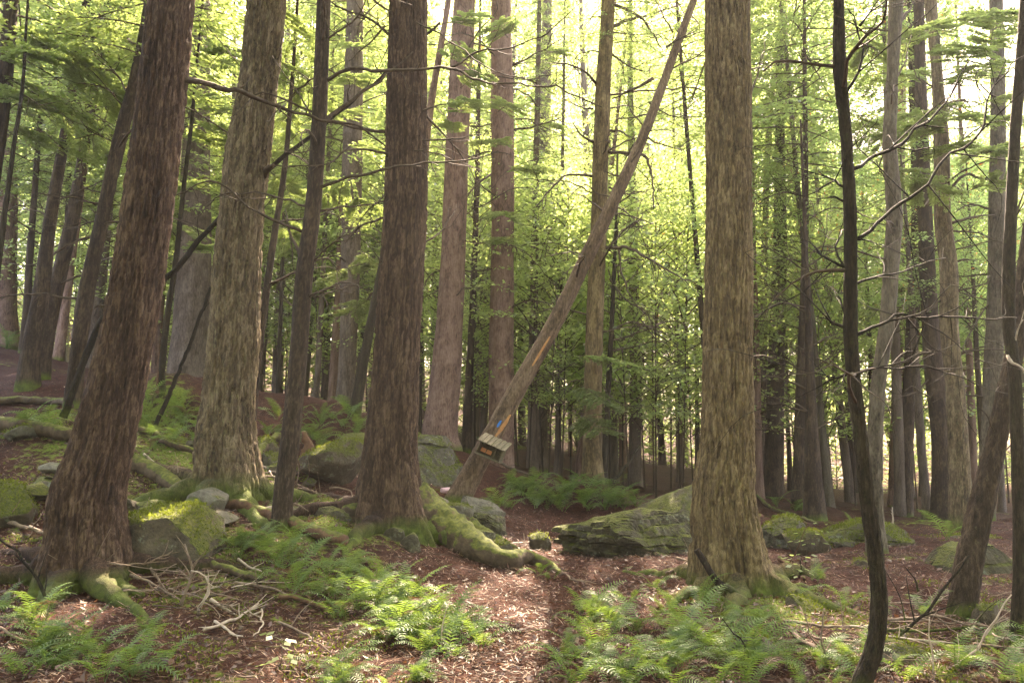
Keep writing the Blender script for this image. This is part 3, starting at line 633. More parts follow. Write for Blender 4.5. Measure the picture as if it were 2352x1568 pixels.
near_tree('T4', 'hemlock_tree', 'stout furrowed trunk at centre left with a thick mossy root running to the path', 9.4,
  [(900,1212,140),(898,1170,132),(895,1112,124),(897,1022,111),(904,922,105),(912,789,99),(922,622,98),(929,500,95),(934,233,90),(939,0,84)], 'bark_red', 22,
  [([(890,303),(851,300),(800,288),(760,280)],8,-0.5,3),([(884,310),(940,318),(1027,322),(1077,313),(1121,305)],5,-0.4,4),
   ([(880,342),(931,343),(1010,356),(1090,385)],5,-0.5,4),([(927,295),(987,245),(1024,240)],6,-0.3,3),
   ([(978,263),(1020,310),(1067,367),(1101,430)],5,0.5,4),([(834,-10),(897,23),(984,67),(1044,100),(1150,170),(1230,190)],5,-0.6,5),
   ([(878,500),(830,520),(790,560)],5,0.5,4),([(972,560),(1020,520),(1050,470)],4,0.6,3),([(885,60),(850,100),(800,140)],5,0.3,3)],
  [('high',9.8,1.3,1.1)], 4, 176, 0.018, 0.55, 5, 0.042, (0.038,0.20), 0.45,
  [([(935,1205),(1000,1235),(1060,1262),(1110,1288),(1160,1302),(1215,1296),(1255,1305),(1292,1322)],[132,112,88,64,48,38,30,12],'moss_wood'),
   ([(850,1195),(800,1185),(760,1180)],[60,40,14],'moss_wood'),([(975,1170),(1020,1190),(1080,1215),(1130,1240),(1185,1262)],[70,58,44,30,12],'moss_wood')])
near_tree('T8', 'hemlock_tree', 'large straight olive-tan trunk with buttressed foot at right centre', 8.0,
  [(1690,1352,150),(1675,1250,140),(1665,1145,130),(1670,1022,117),(1672,855,109),(1674,689,105),(1675,500,100),(1674,267,99),(1670,0,95)], 'bark_olive', 21,
  [([(1628,100),(1600,200),(1572,260)],4,0.6,2),([(1722,160),(1745,150),(1758,90)],4,0.4,1),([(1722,230),(1735,190),(1750,120)],5,0.3,1)],
  [('high',9.2,1.4,1.1)], 8, 176, 0.018, 0.5, 5, 0.032, (0.032,0.13), 0.5,
  [([(1745,1330),(1790,1350),(1830,1362),(1870,1352)],[56,40,26,8],'moss_wood'),([(1640,1330),(1615,1345),(1590,1350)],[50,30,10],'moss_wood')])
near_tree('J', 'hemlock_tree', 'thin dark crooked sapling with long bare side limbs, curving foot at lower right', 4.75,
  [(1960,1610,46),(1978,1568,41),(2010,1478,38),(2019,1378,35),(2012,1279,35),(1992,1145,32),(1979,1022,30),(1963,889,29),(1955,789,30),(1954,622,29),(1953,500,28),(1945,333,24),(1930,167,29),(1926,0,22)], 'bark_smooth', 8.5,
  [([(1943,213),(1975,140),(1975,67),(1942,20)],6,0.1,2,'bark_smooth'),([(1975,60),(2005,30),(2035,0),(2060,-25)],5,0.2,2,'bark_smooth'),
   ([(1962,387),(2002,363),(2089,313),(2162,247),(2229,140)],9,0.5,4,'bark_smooth'),([(1938,430),(1905,405),(1882,388)],6,0.2,2,'bark_smooth'),
   ([(1937,462),(1915,450),(1902,448)],5,0,1,'bark_smooth'),([(1940,614),(1889,589),(1865,565),(1842,549)],6,0.3,2,'bark_smooth'),([(1938,610),(1918,570),(1928,540),(1936,525)],5,0.2,1,'bark_smooth'),
   ([(1940,720),(1925,680),(1905,655)],4,0.2,2,'bark_smooth'),([(1940,752),(1909,734),(1879,729)],8,0.1,1,'bark_smooth'),
   ([(1966,769),(2002,749),(2062,725),(2169,732),(2235,727),(2335,732)],8,0.4,5,'bark_smooth'),([(1962,862),(2009,842),(2079,842),(2115,819)],7,0.3,3,'bark_smooth'),
   ([(2079,842),(2129,844),(2179,862),(2235,882),(2315,905)],4,0.3,3,'bark_smooth'),([(1960,655),(2029,637),(2062,625),(2132,599),(2169,594)],6,0.5,3,'bark_smooth'),
   ([(1962,552),(2002,520),(2102,443),(2182,363),(2255,283),(2275,217),(2302,177),(2360,128)],8,0.4,5,'bark_smooth'),
   ([(1945,860),(1910,870),(1885,885)],5,0.1,2,'bark_smooth'),([(1950,560),(1985,545),(2000,520)],5,0.1,1,'bark_smooth')],
  [], 9, 48, 0.02, 0.25, 3, 0.009, (0.02,0.05), 0.3, (), 7.2, None, 2.5)
near_tree('K', 'hardwood_tree', 'crooked pale lichen-spotted trunk rising just behind the thin dark sapling', 10.5,
  [(2015,1275,44),(2008,1200,40),(2010,1022,35),(2020,855,31),(2038,740,32),(2046,622,33),(2054,500,35),(2044,333,30),(2050,167,24),(2058,0,33)], 'bark_pale', 17,
  [([(2058,60),(2090,20),(2110,-20)],7,0.3,2),([(2048,200),(2075,150),(2095,80)],5,0.5,3)], [('hard',11,0.4,0.4)], 10, 40, 0.035, 0.35, 4, 0.012, (0.05,0.12))
near_tree('L', 'hardwood_tree', 'bent trunk with sunlit left edge and stubby limbs at right', 13.5,
  [(2208,1216,52),(2206,1112,46),(2202,1022,42),(2190,855,39),(2180,755,38),(2179,622,38),(2165,500,35),(2162,333,33),(2152,167,22),(2137,0,26)], 'bark_grey', 18,
  [([(2179,437),(2222,400),(2259,413),(2290,405)],7,0.3,3),([(2147,443),(2119,477),(2082,470)],7,-0.3,2),([(2185,513),(2230,500),(2285,493)],7,0.3,3),
   ([(2185,530),(2240,535),(2290,550)],5,0.3,3),([(2196,602),(2215,596),(2240,600)],5,0.1,1),([(2179,679),(2200,668),(2215,649)],6,-0.2,1),([(2160,690),(2120,720),(2070,735)],5,-0.4,4),
   ([(2145,200),(2110,180),(2090,140)],4,0.2,3),([(2150,250),(2200,230),(2260,240)],4,0.2,4)], [('hard',12,0.45,0.4)], 11, 40, 0.04, 0.3, 4, 0.014, (0.06,0.2))
near_tree('N', 'hemlock_tree', 'glistening dark thin trunk at the right frame edge with a pale snapped stub', 6.2,
  [(2335,1478,30),(2340,1380,28),(2341,1212,26),(2336,1022,28),(2330,855,25),(2318,755,26),(2317,622,27),(2322,500,25),(2330,333,24),(2343,167,24),(2356,0,24)], 'bark_smooth', 10,
  [([(2316,815),(2330,835),(2356,856)],9,-0.1,0,'pale_wood'),([(2325,800),(2335,770),(2352,735)],6,-0.1,1,'pale_wood'),([(2325,520),(2340,470),(2356,430)],7,0,1)],
  [], 12, 36, 0.035, 0.25, 3, 0.004, (0.02,0.05), 0.3)
near_tree('O', 'hemlock_tree', 'dark leaning trunk at lower right, slanting up behind the wet thin trunk', 7.2,
  [(2204,1412,54),(2214,1370,58),(2224,1300,58),(2250,1179,52),(2281,1045,44),(2305,930,42),(2332,800,38),(2352,640,34),(2380,420,28)], 'bark_dark', 9,
  [([(2240,1230),(2215,1290),(2195,1330)],5,-0.2,1),([(2290,1000),(2270,960),(2240,930)],4,-0.3,3)], [], 13, 48, 0.03, 0.2, 4, 0.014, (0.035,0.10))

# the leaning dead trunk with the blaze
HS = [(1052,1146,62),(1088,1080,57),(1130,1000,52),(1190,890,46),(1267,755,42),(1322,645,38),(1372,540,35),(1420,440,32),(1466,340,28),(1522,195,23),(1590,10,18),(1650,-150,11),(1690,-255,5)]
def lean_Y(px, py): return 11.9 + 0.12 * max(0, at(px, py, 11.9)[2] - 1)   # it leans away a little, its tip resting in the crown behind
S = [(at(x, y, lean_Y(x, y)), span(x, y, lean_Y(x, y), w * 0.88) / 2) for x, y, w in HS]
S = [(S[0][0] - np.array([0.12, 0, 0.25]), S[0][1])] + S
me, org = trunk_mesh('trunk', S, M['bark_dead'], S[1][0][2], 48, 0.04, 0.15, 3, 0.012, (0.05, 0.25), 33, None, 0.3, 14)
dead = thing('dead_tree', org, 'dead trunk leaning steeply across the centre, blue paint mark near its foot', 'tree')
obj('trunk', me, dead); NEAR['H'] = (dead, org, 12.3)
for i, (pts, w, dY, tw) in enumerate([([(1501,180),(1470,200),(1440,212),(1404,228)],8,0.2,2),([(1530,110),(1560,90),(1600,70)],5,-0.3,3),([(1490,235),(1530,262),(1590,270)],4,0.3,3),
    ([(1470,300),(1510,330),(1568,345)],5,0.4,4),([(1440,390),(1470,340),(1500,290)],4,-0.4,2),([(1478,290),(1450,255),(1440,230)],4,0.2,1),([(1400,470),(1430,480),(1470,520)],4,-0.2,3),
    ([(1545,75),(1520,30),(1500,-10)],4,0.2,2),([(1425,405),(1398,400),(1385,392)],5,-0.1,0),([(1270,760),(1272,800),(1262,850)],3,-0.15,0)]):
    P, Rr = px_branch(pts, lean_Y(*pts[0]), w, dY); branch_part(dead, org, P, Rr, M['dead_wood'], 700 + i, tw * 2)
def strip_on_trunk(name, parent, org, S, pts, w, mat, off):
    """a strip lying on the leaning trunk's near face along pixel points"""
    mb = MB(); n = 14; q = np.linspace(0, 1, n); xs = np.interp(q, np.linspace(0, 1, len(pts)), [p[0] for p in pts]); ys = np.interp(q, np.linspace(0, 1, len(pts)), [p[1] for p in pts])
    V = []
    for k in range(n):
        zc = at(xs[k], ys[k], 11.9); Yk = lean_Y(xs[k], ys[k])
        r = np.interp(zc[2], [s[0][2] for s in S], [s[1] for s in S])
        c0 = at(xs[k], ys[k], Yk); cx = np.interp(c0[2], [s[0][2] for s in S], [s[0][0] for s in S])
        ww = span(xs[k], ys[k], Yk, w) * (0.35 + 0.65 * math.sin(math.pi * (0.08 + 0.84 * q[k]))) * (0.8 + 0.4 * random.random())
        for e in (-0.5, -0.17, 0.17, 0.5):
            x = c0[0] + e * ww; dx = min(abs(x - cx) * 0.86, r * 0.97); dyy = math.sqrt(max(r * r - dx * dx, 0)) + (off if abs(e) < 0.3 else -0.012)
            V.append([x, c0[1] - dyy, c0[2]])
    V = np.array(V) - org; i = np.arange(n - 1)[:, None] * 4; j = np.arange(3)[None]
    Q = np.stack([i + j, i + j + 1, i + 5 + j, i + 4 + j], -1).reshape(-1, 4)
    me = mesh_np(name, V, [Q], mat); o = obj(name, me, parent)
    return o
FUZZ = []
o = strip_on_trunk('bare_wood', dead, org, S, [(1172,952),(1160,972),(1148,990),(1135,1008)], 13, M['orange_wood'], 0.02); o['label'] = 'strip of bare orange wood where bark fell off'
o = strip_on_trunk('bare_wood', dead, org, S, [(1262,775),(1250,795),(1235,820),(1222,842)], 9, M['orange_wood'], 0.02)
o = strip_on_trunk('blue_blaze', dead, org, S, [(1151,966),(1147,973),(1143,981)], 8, M['blue'], 0.03); o['label'] = 'small blue painted trail blaze'

# trees of the middle distance, each placed from its own spot in the picture
LIMBS = {'G': [([(1407,62),(1450,45),(1484,37),(1568,7)],8,0.5,4),([(1405,10),(1474,43),(1500,80),(1524,120)],7,0.4,3),([(1370,193),(1351,170),(1310,150),(1267,143)],6,-0.6,4),
   ([(1365,327),(1334,310),(1314,280)],6,-0.5,2),([(1360,405),(1304,402),(1260,440),(1231,477)],6,-0.7,4),([(1396,300),(1425,303),(1447,317)],6,-0.4,1),
   ([(1394,350),(1484,363),(1497,400),(1501,440),(1498,480)],7,-0.7,4),([(1388,569),(1434,569),(1484,589),(1544,629),(1600,650)],7,-0.8,5),
   ([(1421,575),(1434,649),(1484,725),(1534,762)],4,-0.9,5),([(1400,120),(1440,150),(1480,165)],5,-0.5,3),([(1362,250),(1330,245),(1290,225)],4,0.4,3),([(1398,430),(1440,445),(1480,440)],4,0.4,4)],
 'Q10': [([(1400,640),(1440,690),(1500,720)],4,-0.3,4),([(1398,760),(1450,740),(1510,760),(1560,770)],4,0.2,5),([(1394,860),(1440,840),(1500,850),(1560,830)],4,0.2,5),([(1392,900),(1430,930),(1480,930)],3,-.2,4),([(1404,720),(1370,700),(1350,690)],3,.2,2),([(1392,960),(1350,950),(1320,960)],3,0,3)],
 'R1': [([(1866,990),(1920,960),(1970,930)],5,0,4),([(1862,900),(1800,870),(1740,860)],5,.3,5),([(1858,800),(1910,770),(1960,760)],4,.2,5),([(1855,720),(1800,690),(1750,680)],4,.2,5),([(1853,660),(1900,630),(1940,600)],4,.2,5),([(1850,620),(1800,590),(1740,560)],4,-.2,5),([(1862,950),(1800,930),(1750,925)],4,-.2,5)],
 'R2': [([(1840,850),(1790,820),(1750,800)],4,.1,4),([(1838,930),(1890,900),(1930,890)],4,.1,4)],
 'P6': [([(10,490),(60,470),(120,480),(180,455)],3,.3,4),([(30,350),(80,370),(140,360)],3,.3,4),([(48,215),(90,240),(130,235)],3,.2,3)],
 'P4': [([(235,500),(180,520),(120,515)],4,.2,4),([(272,333),(220,310),(170,320)],4,.2,4),([(290,250),(240,200),(180,190)],4,-.2,4),([(205,640),(260,620),(310,640)],3,.2,3),([(300,220),(250,150),(190,100)],4,-.2,4)],
 'P1': [([(120,500),(70,480),(20,490)],4,.3,4),([(140,340),(90,300),(40,305)],4,-.3,4),([(105,600),(60,610),(10,600)],3,.3,3)],
 'R3': [([(2140,800),(2080,830),(2020,870)],5,-.3,4),([(2146,860),(2100,900),(2050,920)],4,-.4,4)],
 'Fx': [([(1178,150),(1220,130),(1290,90)],5,-.4,4),([(1176,300),(1230,290),(1290,270)],5,-.5,4),([(1128,400),(1090,430),(1060,470)],4,-.5,4)],
 'Q1': [([(1262,200),(1300,180),(1330,140)],4,-.4,3),([(1258,420),(1290,400),(1340,400)],4,-.4,3),([(1235,650),(1200,660),(1180,690)],4,-.3,2),([(1258,655),(1290,650),(1310,660)],4,-.3,2)],
 'R4': [([(2275,480),(2230,470),(2190,490)],5,-.4,3),([(2270,700),(2230,760),(2200,830)],4,-.6,4)],
 'R6': [([(1770,260),(1790,200),(1800,140)],5,.2,3),([(1756,470),(1730,440),(1705,430)],4,.2,2)],
 'R7': [([(1818,400),(1850,300),(1870,200)],7,.3,3)], 'R8': [([(1866,330),(1900,260),(1930,190)],9,.3,3),([(1866,300),(1840,220),(1830,120)],7,.3,3)]}
for i, (key, name, label, Y, st, bark, top, crown) in enumerate(MID):
    near_tree(key, name, label, Y, st, bark, top, LIMBS.get(key, ()), crown, 200 + i, 28 if Y < 19 else 20, 0.07, 0.25, 4, 0.012, (0.06, 0.22), 0.35, (), 12.5, None, 2.2)

# feathery boughs hanging on the nearer trees: (tree, x, y, distance, length m, heading)
def bough_mesh(seed, L=1.5):
    rs = np.random.RandomState(seed); mb = MB(); u = np.linspace(0, 1, 10)
    P = np.stack([u * L, 0.06 * noise(u * 2, seed, 0, seed), -0.22 * L * u ** 2 + 0.05 * u], 1); mb.add(*tube(P, np.linspace(0.010, 0.002, 10), 4))
    C, D, L_ = [], [], []
    for k in range(44):
        t = 0.12 + 0.88 * rs.rand(); s_ = rs.choice([-1, 1]); tl = L * 0.40 * math.sin(min(1, 0.25 + 0.75 * t) * 2.75) * (0.5 + 0.6 * rs.rand()) + 0.08
        p0 = np.array([np.interp(t, u, P[:, i]) for i in range(3)]); d = unit(np.array([0.75, s_ * (0.55 + 0.3 * rs.rand()), -0.1 + 0.12 * rs.randn()]))
        p1 = p0 + d * tl + [0, 0, -0.18 * tl]; mb.add(*tube(np.array([p0, (p0 + p1) / 2 + [0, 0, 0.02], p1]), [0.003, 0.002, 0.001], 3))
        m = int(70 * tl / 0.4) + 8; q = rs.rand(m) ** 0.85; C.append(p0 + (p1 - p0) * q[:, None] + rs.randn(m, 3) * [0.008, 0.008, 0.004])
        e = unit(np.cross(d, [0, 0, 1])); D.append(unit(d * 0.7 + e * np.sign(rs.randn(m))[:, None] * (0.5 + 0.5 * rs.rand(m))[:, None] + rs.randn(m, 3) * 0.15)); L_.append(0.035 + 0.04 * rs.rand(m))
    C, D, L_ = map(np.concatenate, (C, D, L_)); V, Q = kite(C, D, unit(np.array([0, 0, 1.0]) + rs.randn(len(C), 3) * 0.3), L_, L_ * 0.36)
    nbq = sum(len(q) for q in mb.Q); nbt = sum(len(q) for q in mb.T); mb.add(V, Q)
    return mesh_np('foliage', np.concatenate(mb.V), [np.concatenate(mb.Q), np.concatenate(mb.T)], [M['dead_wood'], M['hemlock']], midx=np.concatenate([np.zeros(nbq), np.ones(len(Q)), np.zeros(nbt)]), smooth=False)
BG = [bough_mesh(s) for s in range(5)]
BOUGH = [('E',1065,40,15.5,1.0),('E',1050,120,15.8,1.1),('E',1060,250,15.6,1.1),('E',1085,190,15.5,.9),('E',1040,300,16,.8),('Fx',1150,60,16.3,1.2),('Fx',1160,240,16.3,1.2),('Fx',1145,320,16.5,1.2),('Fx',1160,480,16.3,1.2),('Fx',1150,540,16.4,1.0),('Fx',1210,380,16.4,1.2),
 ('Q1',1260,120,22,1.4),('Q1',1250,280,22,1.4),('Q1',1230,420,22.5,1.3),('P16',800,90,16,1.2),('P16',815,180,16,1.2),('P16',790,260,16.5,1),('P16',830,330,16,1),('G',1360,890,14.8,1.1),('G',1350,960,14.8,1.2),('G',1380,820,14.8,1.0),
 ('L',2140,60,12,1.3),('L',2200,120,11.8,1.3),('L',2160,220,12,1.3),('L',2230,260,11.6,1.2),('L',2120,300,12,1.2),('L',2190,330,12.2,1.1),('L',2240,30,12,1.3),('R4',2290,100,13,1.3),('R4',2310,220,13,1.3),('R4',2260,340,13,1.3),('R4',2330,330,12.5,1.2),('R4',2280,430,13,1.1),('R4',2230,170,13,1.3),('R3',2120,160,15,1.4),('R3',2080,260,15,1.3),
 ('P7',50,60,11,1.3),('P7',110,110,11.5,1.3),('P7',170,60,12,1.3),('P7',90,180,11,1.3),('P7',200,150,12,1.3),('P7',40,240,11,1.2),('P7',150,230,12,1.3),('P7',240,80,12.5,1.3),('P7',260,200,12.5,1.2),('P7',90,300,11.5,1.1),('P7',30,130,10.5,1.2),
 ('P9',470,60,15,1.5),('P9',500,150,15,1.5),('P9',440,240,15.5,1.5),('P9',480,320,15.5,1.4),('P9',430,420,16,1.3),('P9',520,250,15.5,1.4),('P9',450,520,16.5,1.2),('P9',480,580,16.5,1.2),('T2',660,60,11,1.2),('T2',680,180,11.5,1.2),('T2',650,280,12,1.1),
 ('P12',640,430,12.5,1.1),('P12',660,520,13,1.1),('P17',830,480,14.5,1.2),('P17',850,600,15,1.2),('P17',790,620,15,1.1),('P17',830,700,15,1.0),('P17',780,430,14.5,1.2),('K',2000,120,11.5,1.1),('K',2090,400,11.5,1.0),('K',1990,300,12,1.1)]
for i, (key, x, y, Y, L_) in enumerate(BOUGH):
    t, org, _ = NEAR[key]; p = at(x, y, Y) - org; a = math.atan2(p[1], p[0]) + random.gauss(0, 0.35); s_ = 1.15 * L_ / 1.5
    p0 = p - np.array([math.cos(a), math.sin(a), -0.1]) * 0.5 * L_
    o = obj('foliage', BG[i % 5], t, p0, (random.gauss(0, .15), random.gauss(0.05, .12), a), (s_, s_, s_)); o['kind'] = 'stuff'

# thin dead limbs low on the conifers, each with its side twigs
def dead_limbs(key, n, z0, z1, L0, L1):
    t, org, Y = NEAR[key]; rs = np.random.RandomState(len(key) * 31 + n + int(Y * 10)); me = [c for c in t.children if c.name.startswith('trunk')][0].data
    co = np.empty(len(me.vertices) * 3, np.float32); me.vertices.foreach_get('co', co); co = co.reshape(-1, 3)
    for k in range(n):
        z = z0 + (z1 - z0) * (k + rs.rand()) / n; ring = co[np.abs(co[:, 2] - z) < 0.15]
        if len(ring) < 8: ring = co[np.abs(co[:, 2] - z) < 0.5]
        if len(ring) < 8: continue
        c = ring.mean(0); r = np.linalg.norm(ring[:, :2] - c[:2], axis=1).mean(); a = rs.rand() * 6.28; d = np.array([math.cos(a), math.sin(a) * 0.8, 0.12 + 0.2 * rs.randn()]); L = L0 + (L1 - L0) * rs.rand()
        p0 = org + np.array([c[0], c[1], z]) + d * r * 0.8
        P = np.array([p0, p0 + d * L * .35 + [0, 0, .04 * L], p0 + d * L * .7 + rs.randn(3) * .06 * L, p0 + d * L + rs.randn(3) * .10 * L + [0, 0, -.16 * L]])
        r0 = 0.008 + 0.007 * L / 2 * rs.rand() + 0.0002 * Y
        branch_part(t, org, P, np.array([1.3, 1, .75, .35]) * r0, M['dead_wood'], 900 + k + n * 7, 4 + int(3 * rs.rand()), n=5, twig_len=0.35 * L)
for key, n, z0, z1, L0, L1 in [('T3', 7, 2, 6.2, .8, 1.8), ('T4', 5, 3.2, 6.5, .8, 1.8), ('E', 7, 3, 9, 1, 2.2), ('Fx', 9, 3, 10, 1.2, 2.6), ('G', 12, 2.5, 9, 1, 2.6), ('Q1', 10, 4, 13, 1.2, 2.6), ('H', 8, 3, 8.5, .5, 1.3), ('L', 8, 2.5, 8, .8, 1.8), ('K', 5, 3, 7, .7, 1.5),
    ('P1', 6, 1.5, 6, 1, 2.2), ('P2', 6, 1.5, 6, 1, 2.2), ('P4', 7, 1.5, 6, 1, 2), ('P9', 6, 3, 9, 1.2, 2.4), ('P16', 10, 2, 9, 1, 2.4), ('P12', 5, 2, 6, .8, 1.6), ('P15', 7, 1.5, 8, .8, 1.8), ('R1', 10, 1.5, 6.5, .8, 2), ('R2', 10, 1.5, 8, .8, 2), ('R3', 9, 2, 9, 1, 2.2), ('R4', 8, 2, 8, 1, 2), ('R5', 9, 3, 10, 1, 2.2), ('R10', 8, 2, 8, 1, 2), ('Q10', 10, 1.5, 6, .8, 2), ('Q2', 8, 2, 8, .8, 1.8), ('J', 5, 1.5, 4, .4, .9)]:
    dead_limbs(key, n, z0, z1, L0, L1)

for key, n in (('T8', 7), ('T1', 5), ('T2', 6), ('T4', 5), ('E', 5), ('G', 6)):
    dead_limbs(key, n, 1.6, 6.0 if key in 'T1T2T4T8' else 9, 0.05, 0.22)

# far trunks whose feet show in the gaps between the nearer ones: (px at foot, Y, width px, lean px over 500 px)
def foot_tree(name, px, Y, w, lean, label, group, bark, H, crown, limbs=0):
    x = at(px, 1100, Y)[0]
    return far_tree('', name, x, Y, span(px, 1100, Y, w), H, label, group, (math.atan(lean / 500.0), (random.random() - .5) * 0.04), crown, bark=bark, limbs=limbs)
ROW = [(1223,20,25,8),(1280,22,16,12),(1326,21,18,60),(1408,24,27,0),(1458,22,31,4),(1562,27,17,5),
 (1742,20,22,6),(1905,19,20,-25),(1952,24,22,-30),(2064,19,26,8),(2236,20,18,10),(2120,28,20,0),
 (1110,24,18,10),(1090,28,20,0),(905,28,24,10),(690,26,18,25),(740,30,20,10),(580,28,26,20),(310,26,24,40),(270,23,20,45),(480,30,22,20),(30,26,20,30),(110,24,18,40)]
ORD = 'first second third fourth fifth sixth seventh eighth ninth tenth eleventh twelfth thirteenth fourteenth fifteenth sixteenth seventeenth eighteenth nineteenth twentieth'.split()
ORD += ['twenty-' + o for o in ORD[:9]]
def side_of(px): return 'beyond the bright ferns' if 1080 < px < 1610 else ('in the shaded stand at right' if px > 1610 else 'on the misty hillside at left')
def rank(px, all_px): return ORD[sorted(p for p in all_px if side_of(p) == side_of(px)).index(px)]
for i, (px, Y, w, lean) in enumerate(ROW):
    bark = ('bark_far', 'bark_far', 'bark_pinkish', 'bark_pale')[i % 4]; sd = side_of(px)
    c0 = 2.3 + 1.6 * random.random() if 1080 < px < 1610 else (3.0 + 2.0 * random.random() if px > 1610 else 4.0 + 3 * random.random())
    foot_tree('hemlock_tree', px, Y, w, lean, 'slim shaded hemlock trunk %s, %s from left' % (sd, rank(px, [r[0] for r in ROW])), 'slim hemlock trunks ' + sd, bark, 13 + 4 * random.random(),
              [('hard', c0 + 0.8, 0.42, 0.75) if px > 1610 and i % 3 else ('hem', c0 + (3.5 if 1080 < px < 1610 else 0), 0.36 if 1080 < px < 1610 else 0.62, 0.5 if 1080 < px < 1610 else 0.72)], 9)

# understory: young leafy trees with layered sprays
UND = [(1190,21,1.1),(1290,20,1.2),(1500,20,1.25),(1560,20,1.1),(1430,23,1.3),(1090,21,1.2),(1210,24,1.4),(1590,22,1.2),(1350,26,1.5),(1020,24,1.3),
 (1780,22,1.2),(1830,25,1.4),(1900,20,1.1),(1960,23,1.3),(2020,25,1.3),(2100,22,1.2),(2160,26,1.5),(2240,22,1.2),(2310,25,1.4),(1720,27,1.4),(2340,19,1.1),(1950,30,1.7),(2060,32,1.8),
 (860,22,1.3),(780,25,1.4),(690,24,1.3),(600,23,1.2),(560,27,1.5),(480,25,1.4),(330,24,1.3),(300,19,1.0),(230,26,1.4),(90,22,1.2),(40,25,1.4),(-20,22,1.3),(150,28,1.6),(840,30,1.7),(400,32,1.7)]
UND += [(1215,18.5,1.0),(1290,18.3,1.05),(1445,17.5,1.0),(1505,18.2,1.1),(1567,19.2,1.1),(1480,21,1.3),(1247,22,1.3),(1080,20,0.9),(1260,19,1.0),(1400,20,1.1),(1540,24,1.5),(1310,23,1.4),(1180,21,1.3),(1610,26,1.5),(520,22,1.2),(730,21,1.1),(880,18,0.9),(200,21,1.1),(650,30,1.7),(810,36,2.0),(700,40,2.2),(590,38,2.1),(480,40,2.2)]
for px, Y, s in UND:
    x = at(px, 1050, Y)[0]; z = gz(x, Y); sd = side_of(px)
    far_tree('', 'understory_tree', x, Y, 0.035 * s, 5.2 * s + 1.4, 'layered leafy understory sapling %s, %s from left' % (sd, rank(px, [u[0] for u in UND])), 'leafy understory saplings ' + sd, (random.gauss(0, .03), random.gauss(0, .03)), [('und', 1.1 + 0.5 * random.random(), s, s)], bark='bark_dark')
# leafy young trees filling the middle distance: (px, Y, crown foot height, crown width, crown height, kind)
FILL = [(1760,30,4,.8,.6,'hard'),(1810,27,5.5,.8,.6,'hard'),(1900,33,5,.9,.7,'hard'),(1960,28,5,.8,.6,'hard'),(2010,24,5,.7,.5,'hard'),(2080,27,4.5,.8,.6,'hard'),(2150,23,4.5,.7,.55,'hard'),(2220,26,4,.8,.6,'hard'),(2290,22,4,.7,.55,'hard'),(2360,25,4,.8,.6,'hard'),(2250,18,4.2,.5,.4,'hard'),(2120,17.5,4.5,.45,.4,'hard'),(2420,20,4,.7,.6,'hard'),(1730,36,6,1,.8,'hard'),(2060,36,6,1,.8,'hard'),(2300,34,6,1,.8,'hard'),(1850,42,8,1.1,.8,'hard'),
 (40,18,3.8,.7,.6,'hem'),(130,20,4.2,.7,.6,'hem'),(250,22,4,.8,.65,'hem'),(320,18,4.0,.65,.55,'hem'),(420,24,5,.8,.6,'hem'),(520,21,4.6,.7,.6,'hem'),(690,23,4.5,.8,.6,'hem'),(760,20,4.5,.7,.6,'hem'),(860,24,4.5,.8,.65,'hem'),(960,22,4.5,.75,.6,'hem'),(1100,30,4.5,.8,.6,'hem'),(1200,34,4.5,.9,.6,'hem'),(1310,32,4.5,.8,.5,'hard'),(1430,31,4,.8,.5,'hard'),(1520,34,4.5,.8,.6,'hem'),(1600,29,4,.8,.5,'hard'),(1640,19,8.6,.8,.6,'hem'),(1695,21.5,9.2,.85,.6,'hem'),(-60,19,3.8,.8,.7,'hem'),(580,30,6,.9,.7,'hem'),(1000,32,6,1.0,.8,'hem'),(1380,33,6,1,.8,'hem'),(200,28,6,.9,.7,'hem'),(800,33,6,1,.8,'hard'),(1260,35,6,1,.8,'hard'),(640,36,6,1,.8,'hard')]  # two high-crowned hemlocks behind the olive trunk added to shade the right foreground
for px, Y, cz, cw, chh, kd in FILL:
    x = at(px, 1000, Y)[0]; sd = side_of(px); nm = 'hardwood_tree' if kd == 'hard' else 'hemlock_tree'; k2 = 'yellow-green hardwood' if kd == 'hard' else 'feathery hemlock'
    far_tree('', nm, x, Y, 0.16 + 0.006 * Y * random.random(), cz + (11 if kd == 'hard' else 13) * chh * 0.97, 'bushy %s with a low crown %s, %s from left' % (k2, sd, rank(px, [f[0] for f in FILL if f[5] == kd])), 'bushy %ss %s' % (k2, sd), (random.gauss(0, .02), random.gauss(0, .02)), [(kd, cz, cw, chh)], bark=random.choice(['bark_far', 'bark_dark', 'bark_pinkish']))

for px, Y, cz, cw, chh, kd in [(1240,40,9,1.3,1.3,'hard'),(1330,46,10,1.4,1.4,'hard'),(1430,42,9,1.3,1.4,'hard'),(1500,50,11,1.5,1.5,'hard'),(1570,44,9,1.3,1.4,'hard'),(1640,48,10,1.4,1.4,'hard'),(1720,46,9,1.3,1.3,'hard'),(1380,54,12,1.5,1.5,'hem'),(1560,56,12,1.5,1.5,'hem'),(1150,48,10,1.4,1.4,'hard'),(1000,44,9,1.3,1.3,'hard'),(850,46,10,1.4,1.4,'hem'),(760,50,10,1.4,1.3,'hard'),(1460,60,12,1.6,1.6,'hard')]:
    x = at(px, 1000, Y)[0]
    far_tree('', 'hardwood_tree' if kd == 'hard' else 'hemlock_tree', x, Y, 0.45, cz + (11 if kd == 'hard' else 13) * chh * 0.97, 'tall distant tree whose crown closes the gap behind the leaning trunk', 'tall distant trees closing the canopy', (random.gauss(0, .02), 0), [(kd, cz, cw, chh)], bark='bark_far')
